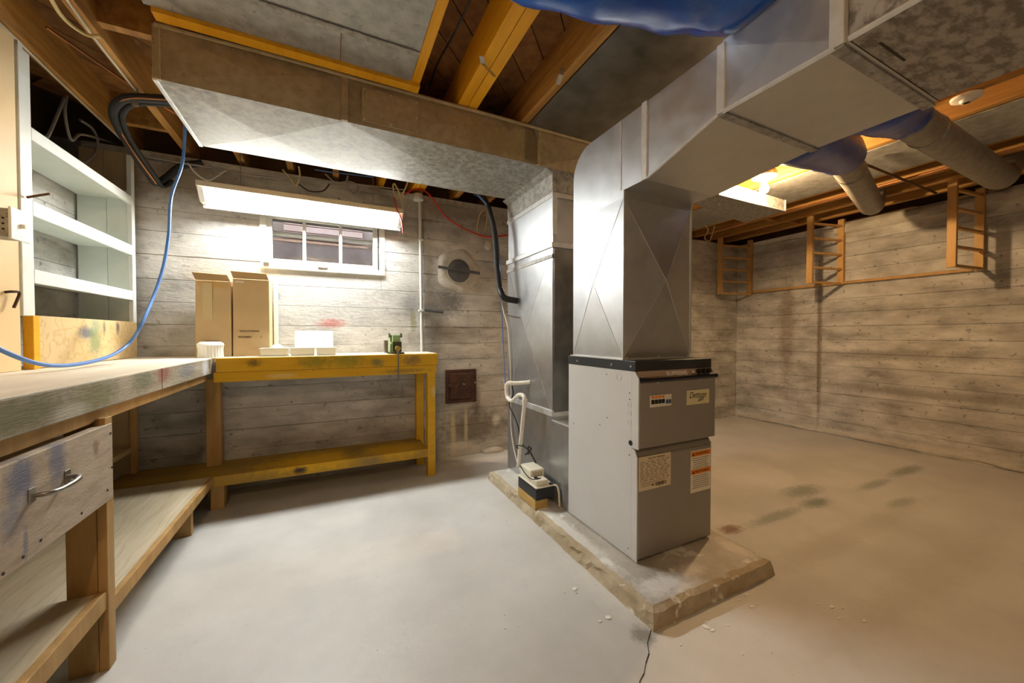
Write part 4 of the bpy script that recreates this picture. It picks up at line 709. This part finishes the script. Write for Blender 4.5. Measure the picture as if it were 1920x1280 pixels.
# loose straps on the joists
def strap(label, pts, w=.012):
    m = MB(); pts = [Vector(p) for p in pts]; vs = []
    for p in pts: vs += [p+Vector((-w, 0, 0)), p+Vector((w, 0, 0)), p+Vector((w, .002, .001)), p+Vector((-w, .002, .001))]
    fs = [(4*i+a, 4*i+(a+1) % 4, 4*i+4+(a+1) % 4, 4*i+4+a) for i in range(len(pts)-1) for a in range(4)]+[(0, 1, 2, 3), tuple(4*len(pts)-4+i for i in range(4))]
    build('metal_strap', m.add(vs, fs), 'tin_edge', None, label=label, cat='strap')
strap('white metal strap bent over the doubled orange joist', [P(903, 105, 'z', ZJ-.004), P(906, 120, 'z', ZJ-.01), P(918, 132, 'z', ZJ-.03), P(927, 143, 'z', ZJ-.05)]); strap('pale metal strap hanging on the joist beside the dark pan', [P(1055, 128, 'z', ZJ-.002), P(1052, 140, 'z', ZJ-.03), P(1046, 158, 'z', ZJ-.05)]); strap('pale metal strap at the top edge of the dusty duct', [(1.09, 1.95, ZJ-.002), (1.1, 1.945, ZJ-.03), (1.112, 1.945, ZJ-.07)])
cable('hanging_hook', 'bent wire hook hanging below the joists by the furnace plenum', [P(x, y, 'z', 2.25) for x, y in ((1322, 422), (1328, 432), (1321, 446), (1330, 452), (1335, 440), (1340, 424))], .005, 'cable_cream')
build('copper_pipe', MB().tube([(4.02, -.5, 2.31), (4.02, 3.1, 2.31)], .009, 8), 'copper', None, smooth=True, label='copper pipe under the joists running towards the back corner', cat='pipe')
build('bridging_rod', MB().tube([P(1615, 305, 'z', 2.3), P(1755, 362, 'z', 2.3)], .009, 8), 'dark_wood', None, smooth=True, label='dark slanting rod below the joists between the two round pipes', cat='rod')

# ------------------------------------------------------------------ racks on the right wall
for y, fx_, fy, z0, lb in ((3.05, 4.46, 3.14, 1.618, 'wooden ladder rack nearest the back corner of the concrete wall'), (2.08, 4.5, 2.165, 1.638, 'wooden ladder rack in the middle of the concrete wall'), (1.13, 4.5, 1.175, 1.645, 'wooden ladder rack nearest the viewer on the concrete wall')):
    t = thing('ladder_rack', lb, 'rack', (4.72, y, 1.63), 'wooden ladder racks on the concrete wall')
    bx('wall_post', 'rack_wood', t, 4.905, 4.944, y-.026, y+.026, z0, ZJ-.001, .002); bx('front_post', 'rack_wood', t, fx_-.018, fx_+.018, fy-.026, fy+.026, z0, ZJ-.001, .002)
    for k in range(5):
        za, zb = z0+.002+.152*k, z0+.022+.152*k; q = lambda z: [(fx_, fy-.024, z), (4.93, y-.024, z), (4.93, y+.004, z), (fx_, fy+.004, z)]
        build('rung', MB().hexa(q(za), q(zb)), 'rack_wood', t, bevel=.001)
bx('ledger_strip', 'rack_wood', None, 4.92, 4.946, 1.165, 3.015, 1.645, 1.672, .002, label='thin wooden strip along the concrete wall joining the ladder racks', cat='wood strip')

# ------------------------------------------------------------------ floor crumbs
m = MB(); rg = random.Random(12)
spots = [(1238, 1162), (1265, 1166), (1275, 1150), (1420, 1133), (1330, 1178), (1535, 1132), (1560, 1138), (1570, 1148), (1620, 1165), (1573, 1160), (1580, 1140), (985, 996), (1077, 1104), (950, 975), (1140, 1158), (1125, 1165), (1335, 1182), (1322, 1175), (1410, 1138), (1400, 1115)]
for px, py in spots+[(rg.uniform(930, 1200), rg.uniform(940, 1200)) for _ in range(14)]+[(rg.uniform(1240, 1450), rg.uniform(1120, 1230)) for _ in range(10)]:
    c = P(px, py, 'z', 0); k = rg.randint(4, 6); r = rg.uniform(.004, .014) if (px, py) in spots else rg.uniform(.002, .005); a0 = rg.uniform(0, 6)
    if 1.05 < c.x < 1.83 and 1.0 < c.y < 2.6: continue
    if c.x < -.6: continue
    el = rg.uniform(.35, 1); ring = [(r*math.cos(a0+6.283*i/k)*rg.uniform(.7, 1.2), r*el*math.sin(a0+6.283*i/k)*rg.uniform(.7, 1.2)) for i in range(k)]
    m.add([(c.x+x, c.y+y, .0004) for x, y in ring]+[(c.x+x, c.y+y, .003) for x, y in ring], [tuple(range(k))[::-1], tuple(range(k, 2*k))]+[(i, (i+1) % k, k+(i+1) % k, k+i) for i in range(k)])
build('paint_flakes', m, 'paper_white', None, label='scattered white paint flakes on the floor around the pad', cat='debris', kind='stuff')
